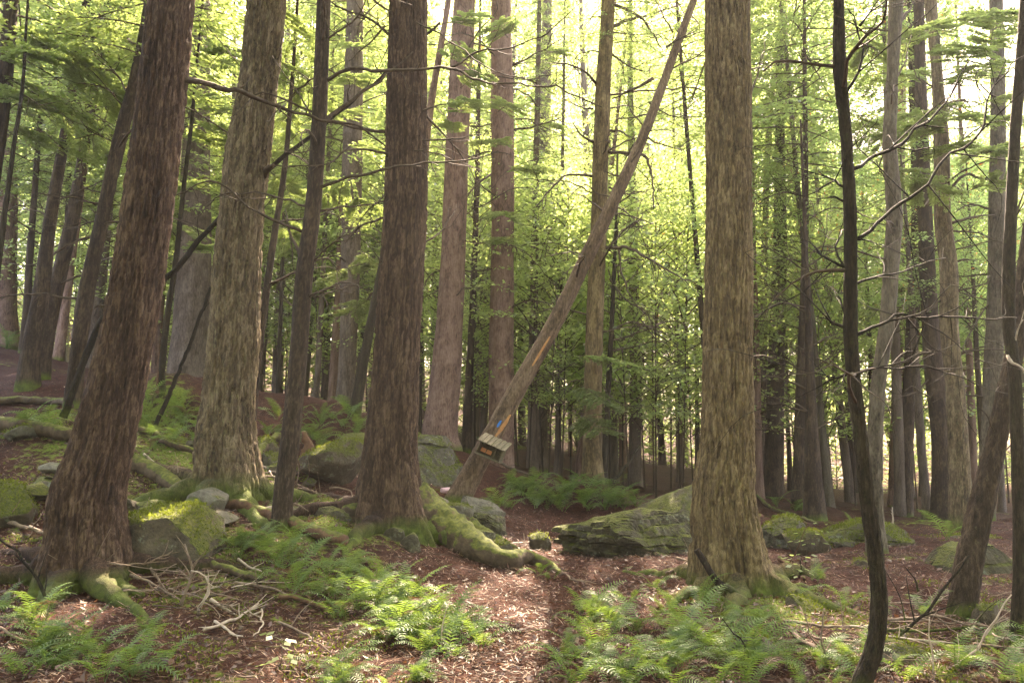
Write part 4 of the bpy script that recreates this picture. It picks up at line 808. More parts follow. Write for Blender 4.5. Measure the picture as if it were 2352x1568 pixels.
# unseen wood behind and beside the viewpoint, trees added to shade it
for k, (x, y, c0) in enumerate([(-11,-3,2.5),(-7,-9,2.5),(-2.5,-7,2.5),(2.5,-9,2.5),(7,-7,2.5),(11,-3,2.5),(-14,4,3),(14,4,3),(0,-14,2),(-12,-14,2),(12,-14,2),(5,-14,2),(-5,-14,2),(-13.5,9,3),(14,9.5,3),(-18,-5,2),(18,-5,2),(-8,-18,2),(8,-18,2),(-7.5,1.5,5.5),(7.5,1.0,5.5),(-1.5,-3.5,5.0),(3.5,-4,5.0),(-4.5,-4.5,5)]):
    far_tree('', 'hemlock_tree', x, y, 0.45, 18, 'hemlock added behind or beside the viewpoint for shade, out of view', 'hemlocks around the viewpoint', (0, 0), [('hem', c0, 1.35, 1.15)], bark='bark_dark')

for k, (x, y) in enumerate([(-9,-2),(-6,-5),(-3,-8),(0,-6),(3,-8),(6,-5),(9,-2),(-12,1),(12,1),(-8,-9),(8,-9),(0,-10),(-13,-6),(13,-6)]):  # unseen saplings added to block low light coming from behind the viewpoint
    far_tree('', 'understory_tree', x, y, 0.06, 9, 'leafy sapling added behind the viewpoint to block light, out of view', 'saplings around the viewpoint', (0, 0), [('und', -0.3, 2.0, 1.6)], bark='bark_dark')
for k in range(46):
    Y = 28 + 36 * random.random(); px = -200 + 2800 * (k + random.random()) / 46; x = at(px, 1050, Y)[0]; sc_ = 1.1 + 0.9 * random.random(); sd = side_of(px)
    far_tree('', 'understory_tree', x, Y, 0.04, 5.0 * sc_, 'low bushy sapling hugging the far ground ' + sd, 'low bushy saplings on the far ground ' + sd, (0, 0), [('und', -0.5, sc_ * 1.3, sc_ * 0.9)], bark='bark_dark')
# the deep forest behind: individual trees, thinning out under the sun
rng = random.Random(5)
n_far = 0
for i in range(400):
    Y = 27 + 62 * rng.random() ** 0.9
    px = -350 + rng.random() * 3050
    x = at(px, 1050, Y)[0]
    if any(abs(x - a) < 1.6 and abs(Y - b) < 2.5 for a, b in globals().setdefault('_pl', [])): continue
    gap = math.exp(-((px - 1850) / 130) ** 2)
    if rng.random() < 0.55 * gap or (px > 1650 and rng.random() < 0.3): continue
    _pl.append((x, Y)); n_far += 1
    if n_far > 88: break
    right = px > 1500
    hard = rng.random() < (0.9 if right else 0.5)
    H = (20 + 7 * rng.random())
    nm = 'hardwood_tree' if hard else 'hemlock_tree'
    lab = ('distant sunlit hardwood in the glowing woods at right' if right else 'distant hardwood in the hazy woods behind the big trunks') if hard else ('distant hemlock in the woods at right' if right else 'distant hemlock in the hazy woods behind the big trunks')
    cz = 2.5 + 4 * rng.random() if hard else 1.5 + 2.5 * rng.random()
    far_tree('', nm, x, Y, 0.20 + 0.2 * rng.random(), H, lab, lab + ' group', (rng.gauss(0, .05), rng.gauss(0, .04)),
             [('hard' if hard else 'hem', cz, 1.25 + 0.3 * rng.random(), (H - cz) / (11.5 if hard else 13.2))], bark=rng.choice(['bark_far', 'bark_pinkish', 'bark_pale' if hard else 'bark_dark']), rng=rng)
print('far trees', n_far)

# ------------------------------------------------------------------ rocks
def rock_mesh(name, sx, sy, sz, mat, seed, sub=5, rough=0.16, strata=0.0, square=0.5, slope=0.0, layers=9, wedge=0.0):
    import bmesh
    bm = bmesh.new(); bmesh.ops.create_icosphere(bm, subdivisions=sub, radius=1.0)
    V = np.array([v.co[:] for v in bm.verts]); Fc = np.array([[v.index for v in f.verts] for f in bm.faces]); bm.free()
    e = 1 - 0.55 * square
    V = np.sign(V) * np.abs(V) ** e
    V = V / np.maximum(1, np.abs(V).max(1, keepdims=True) * 0.0 + 1)
    n1 = fbm(V[:, 0] * 1.3 + seed, V[:, 1] * 1.3, V[:, 2] * 1.3, 4, seed); V = V * (1 + rough * 1.4 * n1)[:, None]
    rc = np.random.RandomState(seed + 500)
    for _ in range(13):
        nn = unit(rc.randn(3) * [1, 1, 0.8]); dd = 0.62 + 0.26 * rc.rand(); pr = V @ nn - dd; V = V - np.maximum(pr, 0)[:, None] * nn * 0.93
    V = (V - (V.max(0) + V.min(0)) / 2) / ((V.max(0) - V.min(0)) / 2)
    if strata:
        ht = (V[:, 2] + 0.12 * fbm(V[:, 0] * 1.5, V[:, 1] * 1.5, seed, 3, seed + 2)) * layers / 2
        fl = np.floor(ht); fr = ht - fl
        off = _hash(fl, 0 * fl, 0 * fl, seed) - 0.5 + 0.7 * noise(fl * 3.3, np.arctan2(V[:, 1], V[:, 0]) * 5.5, seed, seed + 4) + 0.4 * noise(fl * 5.3, np.arctan2(V[:, 1], V[:, 0]) * 14, seed, seed + 5)
        lip = np.where(fr > 0.82, -(fr - 0.82) / 0.18, 0.0)
        V[:, :2] *= (1 + strata * (off + 0.6 * lip))[:, None]
        V[:, 2] += strata * 0.35 * (np.clip(fr, 0, 0.8) - 0.4) / layers
    if wedge: V[:, 2] *= 1 + wedge * np.clip(V[:, 0], -1, 1); V[:, 2] += 0.16 * fbm(V[:, 0] * 2.2 + seed, V[:, 1] * 2.2, 0.5, 3, seed + 12)
    S = V * np.array([sx, sy, sz]) * 0.5
    S += (fbm(S[:, 0] * 6, S[:, 1] * 6, S[:, 2] * 6, 3, seed + 6) * 0.025)[:, None] * unit(V)
    S[:, 2] += slope * S[:, 0]
    return mesh_np(name, S, [Fc], mat, smooth=not strata)
def rock_px(label, x0, x1, yt, yb, Y, mat='rock', seed=0, name='boulder', depth=0.8, rot=0.0, strata=0.0, square=0.5, tilt=0.0, sink=0.35, sub=5, rough=0.16, layers=9, pitch=0.0, wedge=0.0):
    c = at((x0 + x1) / 2, yb, Y); w = span(x0, yb, Y, x1 - x0); h = span(x0, yb, Y, yb - yt)
    g = gz(c[0], Y); full = h / (1 - sink)
    me = rock_mesh(name, w * 1.02, w * depth, full * 1.05, M[mat], seed, sub, rough, strata, square, 0, layers, wedge)
    o = obj(name, me, None, (c[0], Y + 0.0, c[2] + h - full / 2), (pitch, tilt, rot)); tag(o, label, 'rock')
    if mat in ('rock_moss', 'rock_mossy'): FUZZ.append(o)
    return o
rock_px('large green lichened boulder with cracks behind the stout furrowed trunk', 752, 1058, 998, 1135, 12.9, 'rock_mossy', 3, strata=0.10, square=0.6, depth=0.7, layers=5, sub=6, tilt=0.06)
rock_px('long layered ledge boulder beside the path, its underside in shadow', 1284, 1625, 1174, 1288, 10.2, 'rock', 5, strata=0.16, square=0.62, depth=0.6, layers=9, tilt=0.10, sub=6, sink=0.3, wedge=0.28)
rock_px('smooth rounded boulder behind the layered ledge beside the path', 1440, 1700, 1118, 1215, 11.8, 'rock', 8, square=0.15, depth=0.7, rough=0.1, tilt=-0.12)
rock_px('flat pale stone slab lying at the foot of the leaning dead trunk', 1048, 1160, 1148, 1182, 11.6, 'rock_pale', 9, name='stone', square=0.8, depth=0.6, tilt=0.2, rough=0.12, sub=4, strata=0.05, layers=4)
rock_px('mossy flat slab right of the stout furrowed trunk', 972, 1080, 1152, 1205, 10.6, 'rock_mossy', 10, name='stone', square=0.7, depth=0.7, tilt=0.22, sub=4)
rock_px('low dark-faced slab stepping down beside the path', 1072, 1172, 1180, 1218, 10.9, 'rock', 12, name='stone', square=0.8, depth=0.7, tilt=0.2, strata=0.08, layers=4)
rock_px('small grey stone step behind the mossy flat slab', 965, 1040, 1135, 1165, 11.3, 'rock_pale', 13, name='stone', square=0.7, sub=4, tilt=0.1)
rock_px('mossy sloping boulder with sunlit top right of the thick leaning trunk', 265, 508, 1150, 1262, 7.9, 'rock_moss', 15, square=0.6, depth=1.0, tilt=0.36, rough=0.2, sub=6, sink=0.45)
rock_px('grey flat rock against the foot of the scaly grey trunk', 428, 525, 1122, 1165, 9.1, 'rock_pale', 16, name='stone', square=0.5, depth=0.7, tilt=0.12, sub=4)
rock_px('flat lichened slab left of the stout furrowed trunk', 702, 806, 1165, 1212, 9.2, 'rock', 17, name='stone', square=0.85, depth=0.7, strata=0.07, layers=4, tilt=0.06)
rock_px('round brown stone tucked under the mossy root', 915, 972, 1226, 1275, 8.7, 'rock', 18, name='stone', square=0.2, sub=4)
rock_px('small flat stone beside the round brown stone under the trunk', 880, 930, 1212, 1238, 8.9, 'rock', 19, name='stone', square=0.6, sub=4)
rock_px('small mossy stone standing at the edge of the path', 1216, 1264, 1226, 1250, 10.2, 'rock_moss', 20, name='stone', square=0.4, sub=4, sink=0.55)
rock_px('mossy layered ledge right of the large olive trunk, left end', 1725, 1862, 1186, 1242, 11.6, 'rock_mossy', 21, strata=0.12, square=0.8, depth=0.8, layers=6, tilt=0.03)
rock_px('pale-faced layered ledge behind the thin dark sapling', 1842, 2098, 1198, 1270, 11.8, 'rock_mossy', 22, strata=0.12, square=0.8, depth=0.7, layers=6, sub=6)
rock_px('low mossy boulder in front of the right ledge', 1798, 1905, 1218, 1262, 10.9, 'rock_moss', 23, square=0.3, depth=0.8, sub=4)
rock_px('overhanging slab boulder with dark hollow beneath, far right', 2088, 2335, 1252, 1345, 9.2, 'rock', 24, strata=0.10, square=0.75, depth=0.7, layers=4, tilt=-0.06, sub=6)
rock_px('rounded mossy rock showing between the overhanging slab and the ledge', 2160, 2300, 1225, 1262, 12.0, 'rock_mossy', 25, square=0.4, sub=4)
rock_px('small green-topped boulder left of the thin dark sapling', 1948, 2000, 1285, 1325, 9.1, 'rock_moss', 26, square=0.35, sub=4)
rock_px('mossy boulder sunk among the ferns at lower right', 1645, 1790, 1452, 1556, 5.9, 'rock_mossy', 27, square=0.4, depth=0.8)
rock_px('moss-topped dark rock beneath the fallen sticks at lower right', 1985, 2175, 1472, 1560, 5.75, 'rock_mossy', 28, square=0.7, depth=0.7, strata=0.06, layers=4)
rock_px('low mossy hump beside the buttressed foot of the olive trunk', 1800, 1915, 1368, 1432, 7.2, 'rock_moss', 29, square=0.3, depth=0.9)
rock_px('small mossy stone by the ferns near the right edge', 2235, 2300, 1385, 1440, 7.0, 'rock_moss', 30, name='stone', square=0.3, sub=4)
rock_px('big moss-covered rock at the far left edge of the slope', -90, 92, 1112, 1195, 8.6, 'rock_moss', 31, square=0.35, depth=0.9, tilt=0.12)
rock_px('mossy stone on the slope beside the slender dark trunk', 690, 840, 1010, 1075, 11.0, 'rock_moss', 32, square=0.35, depth=0.9)
rock_px('dome-shaped mossy rock on the ridge right of the scaly trunk', 575, 602, 905, 955, 14.5, 'rock_mossy', 33, square=0.2, sub=4)
for k, (x0, x1, yt, yb, Yy) in enumerate([(640,720,1160,1192,9.6),(1080,1140,1218,1240,9.9),(1120,1180,1240,1262,9.5),(1425,1475,1300,1316,9.0),(560,640,1005,1045,12),(600,650,1040,1075,11.3)]):
    lab = ['greyish stone behind the fallen log by the slender trunk','small flat stone at the path edge below the dark-faced slab','thin stone half buried beside the mossy root','flat stone sunk in the path before the layered ledge','mossy rock on the slope right of the scaly trunk','smaller mossy rock just below the slope rock'][k]
    rock_px(lab, x0, x1, yt, yb, Yy, ['rock_pale','rock','rock_mossy','rock','rock_moss','rock_mossy'][k], 50 + k, name='stone', square=0.6, sub=4)

for k in range(22):
    x = random.uniform(0, 830); y = random.uniform(965 if x > 250 else 1010, 1215 if x < 640 else 1120); p = hit(x, y); w = random.uniform(0.18, 0.5); mt = random.choice(['rock_mossy', 'rock_moss', 'rock', 'rock_pale'])
    o = obj('stone', rock_mesh('stone', w, w * random.uniform(.6, .9), w * random.uniform(.3, .5), M[mt], 600 + k, 4, 0.2, 0.0, 0.6), None, (p[0], p[1], p[2] + 0.02), (random.gauss(0, .15), random.gauss(0.15, .15), random.random() * 6)); tag(o, 'small rough stone half buried in the left bank', 'rock', 'small stones of the left bank')
    if mt.startswith('rock_m'): FUZZ.append(o)

# ------------------------------------------------------------------ fallen logs, poles and sticks
def lying(name, label, cat, pts, w, mat, lift=0.02, w1=None, n=8, twigs=0, seed=0, knobs=0.2, group=None, mode='g', Y=None):
    if mode == 'g': P = np.array([hit(*p) for p in pts]); P[:, 2] += lift
    else:
        Y = Y or hit(*max(pts, key=lambda p: p[1]))[1]; P = np.array([at(p[0], p[1], Y) for p in pts])
    r0 = span(pts[0][0], pts[0][1], P[0][1], w) / 2; r1 = r0 * (w1 if w1 is not None else 0.5)
    org = P[0].copy(); t = thing(name, org, label, cat, group)
    L = np.linalg.norm(np.diff(P, axis=0), axis=1).sum(); m = int(np.clip(L / 0.05, 8, 60))
    Pf, Rf = resample(P, np.linspace(r0, r1, len(P)), m); Pf = wiggle(Pf, 0.01 + 0.1 * r0, seed)
    V, Q, T3 = tube(Pf - org, Rf, n, knobs, seed); obj('stem', mesh_np('stem', V, [Q, T3], M[mat]), t)
    rs = np.random.RandomState(seed + 3); Tn = unit(np.gradient(Pf, axis=0))
    for k in range(twigs):
        i = int((0.2 + 0.75 * rs.rand()) * (m - 1)); d = unit(Tn[i] * 0.6 + rs.randn(3) * 0.5 + [0, 0, 0.35]); tl = (0.12 + 0.25 * rs.rand()) * min(1.5, L)
        q = np.array([Pf[i], Pf[i] + d * tl * .5, Pf[i] + d * tl + rs.randn(3) * .1 * tl]); rr = min(0.6 * Rf[i], 0.007)
        V, Q, T3 = tube(resample(q, [1, 1, 1], 7)[0] - org, np.linspace(rr, rr * .35, 7), 4, 0.1, k); obj('twig', mesh_np('twig', V, [Q, T3], M[mat]), t)
    return t
lying('fallen_log', 'long reddish rotting log lying from the scaly trunk down past the slender trunk', 'log', [(436,1140),(520,1168),(600,1195),(700,1232),(790,1262)], 27, 'rot_wood', 0.07, 0.85, 12, 0, 1)
lying('fallen_log', 'mossy fallen log on the hillside at the left edge', 'log', [(-40,935),(40,930),(110,935),(160,945)], 20, 'moss_wood', 0.06, 0.7, 12, 0, 2)
lying('fallen_log', 'dark mossy log crossing the slope behind the thick leaning trunk', 'log', [(-30,985),(40,1000),(110,1010),(160,1022)], 34, 'moss_wood', 0.08, 0.8, 12, 0, 3)
lying('fallen_log', 'log sloping down right of the thick leaning trunk near the lit fern', 'log', [(300,985),(350,1005),(410,1035),(460,1055)], 18, 'moss_wood', 0.05, 0.7, 10, 1, 4)
lying('fallen_log', 'grey log leaning by the scaly trunk foot', 'log', [(585,1075),(610,1040),(640,1020)], 26, 'moss_wood', 0.10, 0.9, 10, 0, 5)
lying('fallen_log', 'half-buried mossy log under the brush pile', 'log', [(270,1262),(350,1275),(430,1285),(520,1320),(600,1345)], 22, 'moss_wood', 0.03, 0.7, 10, 1, 6)
lying('fallen_log', 'thick moss-covered log above the sloping sunlit boulder', 'log', [(262,1062),(330,1085),(390,1118),(440,1150)], 46, 'moss_wood', 0.05, 0.7, 14, 0, 61)
lying('fallen_log', 'thin log with bark lying in the ferns before the slender trunk', 'log', [(640,1380),(690,1395),(760,1415)], 14, 'rot_wood', 0.03, 0.7, 8, 0, 7)
lying('fallen_log', 'dark log beneath the boulder left of the stout trunk', 'log', [(680,1068),(740,1085),(800,1105)], 14, 'rot_wood', 0.05, 0.7, 8, 2, 8)
lying('fallen_log', 'thick stick propped against the foot of the large olive trunk', 'log', [(1700,1372),(1650,1335),(1620,1300),(1598,1262)], 17, 'bark_dark', 0, 0.8, 10, 0, 9, mode='s', Y=7.35)
lying('fallen_log', 'mossy pole lying right of the large olive trunk on the ledge', 'log', [(1738,1148),(1770,1175),(1820,1195),(1880,1215)], 9, 'moss_wood', 0.08, 0.6, 8, 2, 10)
lying('fallen_log', 'short thick branch lying under the ferns at lower right', 'log', [(1819,1463),(1853,1496),(1890,1525)], 13, 'dead_wood', 0.04, 0.8, 8, 1, 11)
lying('fallen_pole', 'pale green pole slanting out of the far ferns toward the large olive trunk', 'pole', [(1391,1130),(1420,1092),(1450,1052),(1470,1022)], 8, 'bark_pale', 0, 0.7, 8, 0, 12, mode='s', Y=17.5)
lying('fallen_pole', 'thin log reaching from the leaning dead trunk across the ferns', 'pole', [(1112,1080),(1150,1098),(1190,1120),(1250,1140)], 8, 'dead_wood', 0.25, 0.6, 8, 2, 13)
lying('bent_dead_tree', 'long dark dead stem arching up behind the two big left trunks', 'dead tree', [(145,958),(200,810),(247,715),(370,649),(484,522),(617,390),(712,313),(800,240),(884,170),(960,100),(1010,50)], 17, 'bark_smooth', 0, 0.35, 8, 7, 14, mode='s', Y=10.4)
lying('dead_pole', 'thin straight dead pole leaning across the very broad hazy trunk', 'pole', [(352,990),(400,880),(437,790),(484,662),(510,590)], 11, 'bark_smooth', 0, 0.5, 8, 2, 15, mode='s', Y=12.2)
lying('broken_snag', 'short broken snag with splintered top beside the thin dark stem', 'snag', [(366,912),(368,860),(368,820),(367,790)], 18, 'rot_wood', 0, 0.35, 9, 0, 16, mode='s', Y=13.0)
lying('tree_stump', 'dark ragged rotten stump behind the slender dark trunk', 'stump', [(706,1075),(708,1045),(702,1015),(698,990)], 34, 'rot_wood', 0, 0.3, 10, 0, 17, mode='s', Y=11.2, knobs=0.5)
STICKS = [ # label, points, width px, mode, material, twigs
 ('crooked pale twiggy branch spread across the foot of the thick leaning trunk',[(140,1355),(210,1302),(277,1295),(334,1292),(377,1275),(397,1262)],5,'s','stick',5),
 ('upright forked dead branch in the middle of the brush pile',[(414,1394),(432,1348),(440,1308),(431,1273),(424,1246)],7,'s','stick',5),
 ('pale crooked branch standing in the sunlit edge of the brush pile',[(457,1414),(458,1392),(473,1372),(480,1345),(470,1315),(440,1307)],6,'s','pale_wood',4),
 ('small upturned pale twig at the right of the brush pile',[(480,1352),(504,1345),(520,1325)],4,'s','pale_wood',2),
 ('long brown stick sloping down from the thick trunk through the brush pile',[(258,1230),(320,1262),(380,1300),(433,1345)],8,'g','stick',4),
 ('bent brown stick crossing low in the brush pile',[(313,1295),(350,1322),(377,1365),(413,1395)],6,'g','stick',4),
 ('bright bleached branch arching over the sunny patch',[(483,1375),(517,1398),(560,1415),(600,1402)],7,'s','pale_wood',3),
 ('bleached forked stick lying in the sunny patch',[(467,1465),(523,1445),(567,1415),(595,1400)],7,'g','pale_wood',3),
 ('short pale stick across the sunny patch',[(493,1442),(525,1460),(557,1478)],6,'g','pale_wood',1),
 ('thin hooked pale twig right of the sunny patch',[(600,1418),(600,1455),(580,1478)],4,'g','pale_wood',1),
 ('dark arched stem bending to the ground at the left edge',[(110,1395),(87,1332),(50,1278),(0,1242),(-30,1225)],7,'s','bark_smooth',2),
 ('light stick lying across the left side of the thick leaning trunk',[(67,1208),(113,1225),(153,1227),(182,1218)],5,'s','pale_wood',2),
 ('brown stick on the ground at lower left',[(0,1462),(60,1482),(120,1490),(180,1500)],6,'g','stick',3),
 ('dead stick left of the thick trunk lying uphill',[(0,1210),(60,1225),(100,1240)],10,'g','stick',4),
 ('tangled twiggy stick at the left edge above the dark arched stem',[(0,1180),(40,1160),(80,1180)],5,'s','stick',5),
 ('thin grey stick across the dry needles right of the brush pile',[(640,1440),(700,1475),(760,1520)],5,'g','stick',2),
 ('broken stick lying between the brush pile and the fern patch',[(540,1350),(600,1362),(680,1385)],7,'g','stick',2),
 ('long lit stick rising from the ground at lower right',[(2120,1552),(2185,1529),(2222,1509),(2286,1422),(2319,1365)],6,'s','pale_wood',3),
 ('bright white upright twig at lower right',[(2142,1572),(2144,1512),(2134,1469),(2136,1412)],5,'s','pale_wood',3),
 ('bare stick poking from the ferns left of the thin dark sapling',[(1775,1522),(1755,1472),(1719,1429)],4,'s','stick',1),
 ('dark bent stick in the ferns below the large olive trunk',[(1708,1545),(1706,1475),(1680,1450),(1662,1418)],4,'s','bark_smooth',1),
 ('forked grey stick upright beside the curving sapling foot',[(1909,1540),(1889,1489),(1889,1402)],6,'s','stick',3),
 ('thin stick leaning left of the forked grey stick',[(1889,1502),(1862,1462),(1848,1412)],4,'s','stick',2),
 ('long dark stick rising from the sapling foot to the dark leaning trunk',[(2030,1480),(2090,1439),(2181,1335),(2227,1272)],8,'s','bark_smooth',3),
 ('long horizontal stick behind the curving sapling foot, upper one',[(1800,1440),(1900,1452),(2000,1462),(2060,1458)],6,'g','stick',3),
 ('long horizontal stick right of the sapling, running to the right edge',[(2035,1442),(2120,1432),(2230,1425),(2330,1430)],6,'g','stick',4),
 ('low dark stick crossing right of the sapling',[(2035,1462),(2140,1462),(2230,1468),(2320,1455)],7,'g','bark_smooth',3),
 ('stick lying under the horizontal sticks, left of the sapling',[(1870,1475),(1940,1492),(2010,1500)],5,'g','stick',2),
 ('short pale stick lying right of the sapling foot',[(2028,1500),(2060,1498),(2080,1492)],6,'g','pale_wood',1),
 ('dark crooked twig standing before the overhanging slab',[(2112,1370),(2102,1328),(2078,1298)],4,'s','bark_smooth',2),
 ('brown stick with bark lying right of the buttressed trunk foot',[(1790,1290),(1820,1312),(1850,1338)],10,'g','rot_wood',1),
 ('dark upright peg standing right of the buttressed trunk',[(1840,1325),(1839,1300),(1838,1282)],4,'s','bark_smooth',0),
 ('sticks end jutting over the ledge right of the olive trunk',[(1772,1250),(1800,1232),(1815,1222)],9,'g','stick',0),
 ('white twig curling up at the far right ledge',[(2050,1205),(2052,1185),(2048,1165)],4,'s','pale_wood',3),
 ('brown dead stick at the lower right corner',[(2200,1520),(2270,1545),(2352,1560)],8,'g','stick',3),
 ('thin twigs lying along the bottom right of the fern bed',[(2020,1560),(2080,1530),(2110,1505)],5,'g','stick',2),
 ('pale stick across the path before the mossy stone',[(1150,1258),(1190,1256),(1220,1252)],5,'g','pale_wood',1),
 ('dark stick lying on the path before the layered ledge',[(1555,1292),(1590,1300),(1620,1310)],5,'g','stick',0),
 ('stick angled on the path near the olive trunk',[(1530,1330),(1570,1310),(1600,1292)],5,'g','stick',1),
 ('slim upright dead twig in the fern patch',[(1010,1500),(1018,1440),(1030,1385)],3,'s','pale_wood',1),
 ('stick resting across the mossy root end',[(1290,1325),(1320,1345),(1370,1350)],4,'g','stick',1),
 ('grey stick on the slope above the fallen log',[(600,1080),(640,1100),(690,1125),(740,1150)],6,'g','stick',3),
 ('stick lying over the rocks left of the boulder',[(640,1050),(700,1075),(770,1110)],5,'g','stick',3),
 ('pale stick on the slope between the two big left trunks',[(330,1052),(380,1090),(440,1120)],5,'g','pale_wood',2)]
for i, (lab, pts, w, mode, mt, tw) in enumerate(STICKS):
    lying('fallen_branch', lab, 'branch', pts, w * 1.25, mt, 0.04, 0.4, 6, tw * 2 if pts[0][0] < 620 else tw + 1, 300 + i, 0.25, None, mode)

for lab, n, (x0, x1, y0, y1), Lr in (('thin brown stick tangled in the brush pile beside the thick leaning trunk', 20, (270, 560, 1250, 1420), (60, 150)), ('thin stick in the tangle of sticks around the sapling foot at lower right', 22, (1800, 2330, 1400, 1540), (80, 220)), ('small stick on the rocky slope between the left trunks', 10, (590, 820, 1040, 1180), (50, 110))):
    for k in range(n):
        x, y = random.uniform(x0, x1), random.uniform(y0, y1); L_ = random.uniform(*Lr); a = random.gauss(0.35 if x < 700 else 0.05, 0.45)
        pts = [(x, y), (x + L_ * .5 * math.cos(a), y + L_ * .5 * math.sin(a) * .6 + random.gauss(0, 6)), (x + L_ * math.cos(a), y + L_ * math.sin(a) * .6)]
        lying('fallen_branch', lab, 'branch', pts, random.uniform(3, 7), random.choice(['stick', 'stick', 'dead_wood', 'pale_wood' if k % 3 == 0 else 'stick']), random.uniform(0.02, 0.12), 0.4, 5, random.randint(1, 3), 500 + k + n, 0.2, lab.split(' in ')[0].split(' on ')[0] + 's ' + lab[-24:])

# ------------------------------------------------------------------ the small wooden trail box on the leaning dead trunk
bx = at(1129, 1034, 11.55)
boxt = thing('trail_box', bx, 'small weathered wooden box with plank roof and orange cards, fixed to the leaning trunk', 'box')
boxt.rotation_euler = (0, R(23), R(-14)); sc = span(1129, 1034, 11.55, 1.0)
W_, H_, D_ = 56 * sc, 31 * sc, 0.17
tk = 0.018
obj('back_panel', box_mesh('back_panel', W_ - 2 * tk, tk, H_, M['board_dark']), boxt, (0, D_ / 2, 0))
obj('side_panel', box_mesh('side_panel', tk, D_ + 0.02, H_, M['board']), boxt, (-W_ / 2, 0, 0)); obj('side_panel', box_mesh('side_panel', tk, D_ + 0.02, H_, M['board_dark']), boxt, (W_ / 2, 0, 0))
obj('floor_board', box_mesh('floor_board', W_ + 0.05, D_ + 0.05, tk, M['board']), boxt, (0, -0.005, -H_ / 2 - tk / 2 - 0.001))
obj('divider', box_mesh('divider', tk * 1.1, tk, H_ - 0.004, M['board']), boxt, (W_ * 0.20, -D_ / 2 + 0.03, 0))
for k, xx in enumerate((-0.30, -0.04)):
    obj('orange_card', box_mesh('orange_card', 0.075, 0.004, 0.055, M['orange'], 0.001), boxt, (W_ * xx, -D_ / 2 + 0.05, -H_ * 0.18), (R(-8), 0, 0))
roof = obj('roof', box_mesh('roof', W_ + 0.06, D_ + 0.02, 0.01, M['board_dark'], 0.002), boxt, (0, 0.0, H_ / 2 + 0.02), (R(24), 0, 0))
for k in range(6):
    s = obj('slat', box_mesh('slat', (W_ + 0.09) / 6 - 0.008, D_ + 0.10, 0.014, M['board'], 0.003), roof, ((k - 2.5) * (W_ + 0.09) / 6, 0, 0.0135 + 0.002 * (k % 2)), (0, R(3 * (-1) ** k), 0))
sh = obj('perch_stick', tube_mesh('perch_stick', [(-W_ / 2 - 0.10, 0, 0.09), (-W_ / 2 - 0.04, 0, 0.06), (-W_ / 2 + 0.02, 0, 0.04)], [0.014, 0.014, 0.014], M['bark_smooth'], 6), boxt)
# pale pink scrap at the trunk's foot
import bmesh
pk = hit(1030, 1138); me = rock_mesh('paper_scrap', 0.20, 0.10, 0.09, M['pink'], 91, 3, 0.5, 0, 0.3); o = obj('paper_scrap', me, None, (pk[0], pk[1] - 0.1, pk[2] + 0.05)); tag(o, 'small pale pink crumpled scrap at the foot of the leaning dead trunk', 'scrap')

# ------------------------------------------------------------------ ferns
def frond_mesh(seed, pairs=17, arch=1.0):
    rs = np.random.RandomState(seed); mb = MB()
    t = np.linspace(0, 1, 12); ang = R(72) - arch * R(88) * t ** 1.3
    P = np.zeros((12, 3)); 
    for i in range(1, 12): P[i] = P[i-1] + np.array([math.cos(ang[i]), 0.02 * rs.randn(), math.sin(ang[i])]) / 11
    mb.add(*tube(P, np.linspace(0.009, 0.002, 12), 3))
    Tn = unit(np.gradient(P, axis=0)); side = np.array([0, 1.0, 0])
    for k in range(pairs):
        u = 0.16 + 0.83 * k / (pairs - 1); i = min(int(u * 11), 10); f = u * 11 - i
        p = P[i] * (1 - f) + P[i + 1] * f; T = Tn[i]; up = np.cross(T, side)
        up = -up if up[2] < 0 else up
        Lp = 0.205 * math.sin(math.pi * min(1, 0.16 + 0.80 * (u - 0.16) / 0.83)) ** 0.75 * (1 - 0.35 * u) * (0.85 + 0.3 * rs.rand()) + 0.012
        for s in (-1, 1):
            d = unit(side * s + T * 0.42 + up * (0.12 + 0.08 * rs.randn()))
            wv = unit(np.cross(d, up)) * -s
            hw = 0.017 * (0.6 + 0.6 * Lp / 0.2)
            dr = np.array([0, 0, -1.0]) * Lp * 0.22
            a = p; m1 = p + d * Lp * 0.35; m2 = p + d * Lp * 0.7 + dr * 0.35; e = p + d * Lp + dr
            V = [a - wv * hw * .35, a + wv * hw * .5, m1 - wv * hw * .55, m1 + wv * hw * .6, m2 - wv * hw * .35, m2 + wv * hw * .42, e]
            mb.add(V, [[0, 2, 3, 1], [2, 4, 5, 3]], [[4, 6, 5]])
    return mb.mesh('frond', M['fern'], smooth=False)
FR = [frond_mesh(s, 17, a) for s, a in ((1, 0.9), (2, 1.05), (3, 1.2), (4, 0.7), (5, 1.3))]
fd = FR[2].copy(); fd.materials[0] = M['litter']; FRD = FR * 5 + [fd]
frd = []
for me in FR:
    v = np.empty(len(me.vertices) * 3, np.float32); me.vertices.foreach_get('co', v)
    q = [tuple(p.vertices) for p in me.polygons]; frd.append((v.reshape(-1, 3), np.array([f for f in q if len(f) == 4]), np.array([f for f in q if len(f) == 3])))
def fern(p, size, label, group, n=None, rnd=random):
    t = thing('fern', (p[0], p[1], p[2] - 0.02), label, 'fern', group, (0, 0, rnd.random() * 6.28))
    n = n or rnd.randint(4, 6); t.rotation_euler[0] = rnd.gauss(0, .08); t.rotation_euler[2] = 0; a0 = rnd.gauss(-0.9, 0.5)
    for k in range(n):
        s = size * (0.7 + 0.5 * rnd.random())
        obj('frond', rnd.choice(FRD), t, (0.02 * rnd.gauss(0, 1), 0.02 * rnd.gauss(0, 1), 0), (rnd.gauss(0, .12), rnd.gauss(0, .15), a0 + (k - (n - 1) / 2) * 4.2 / n + rnd.gauss(0, .25)), (s, s * (0.85 + 0.3 * rnd.random()), s))
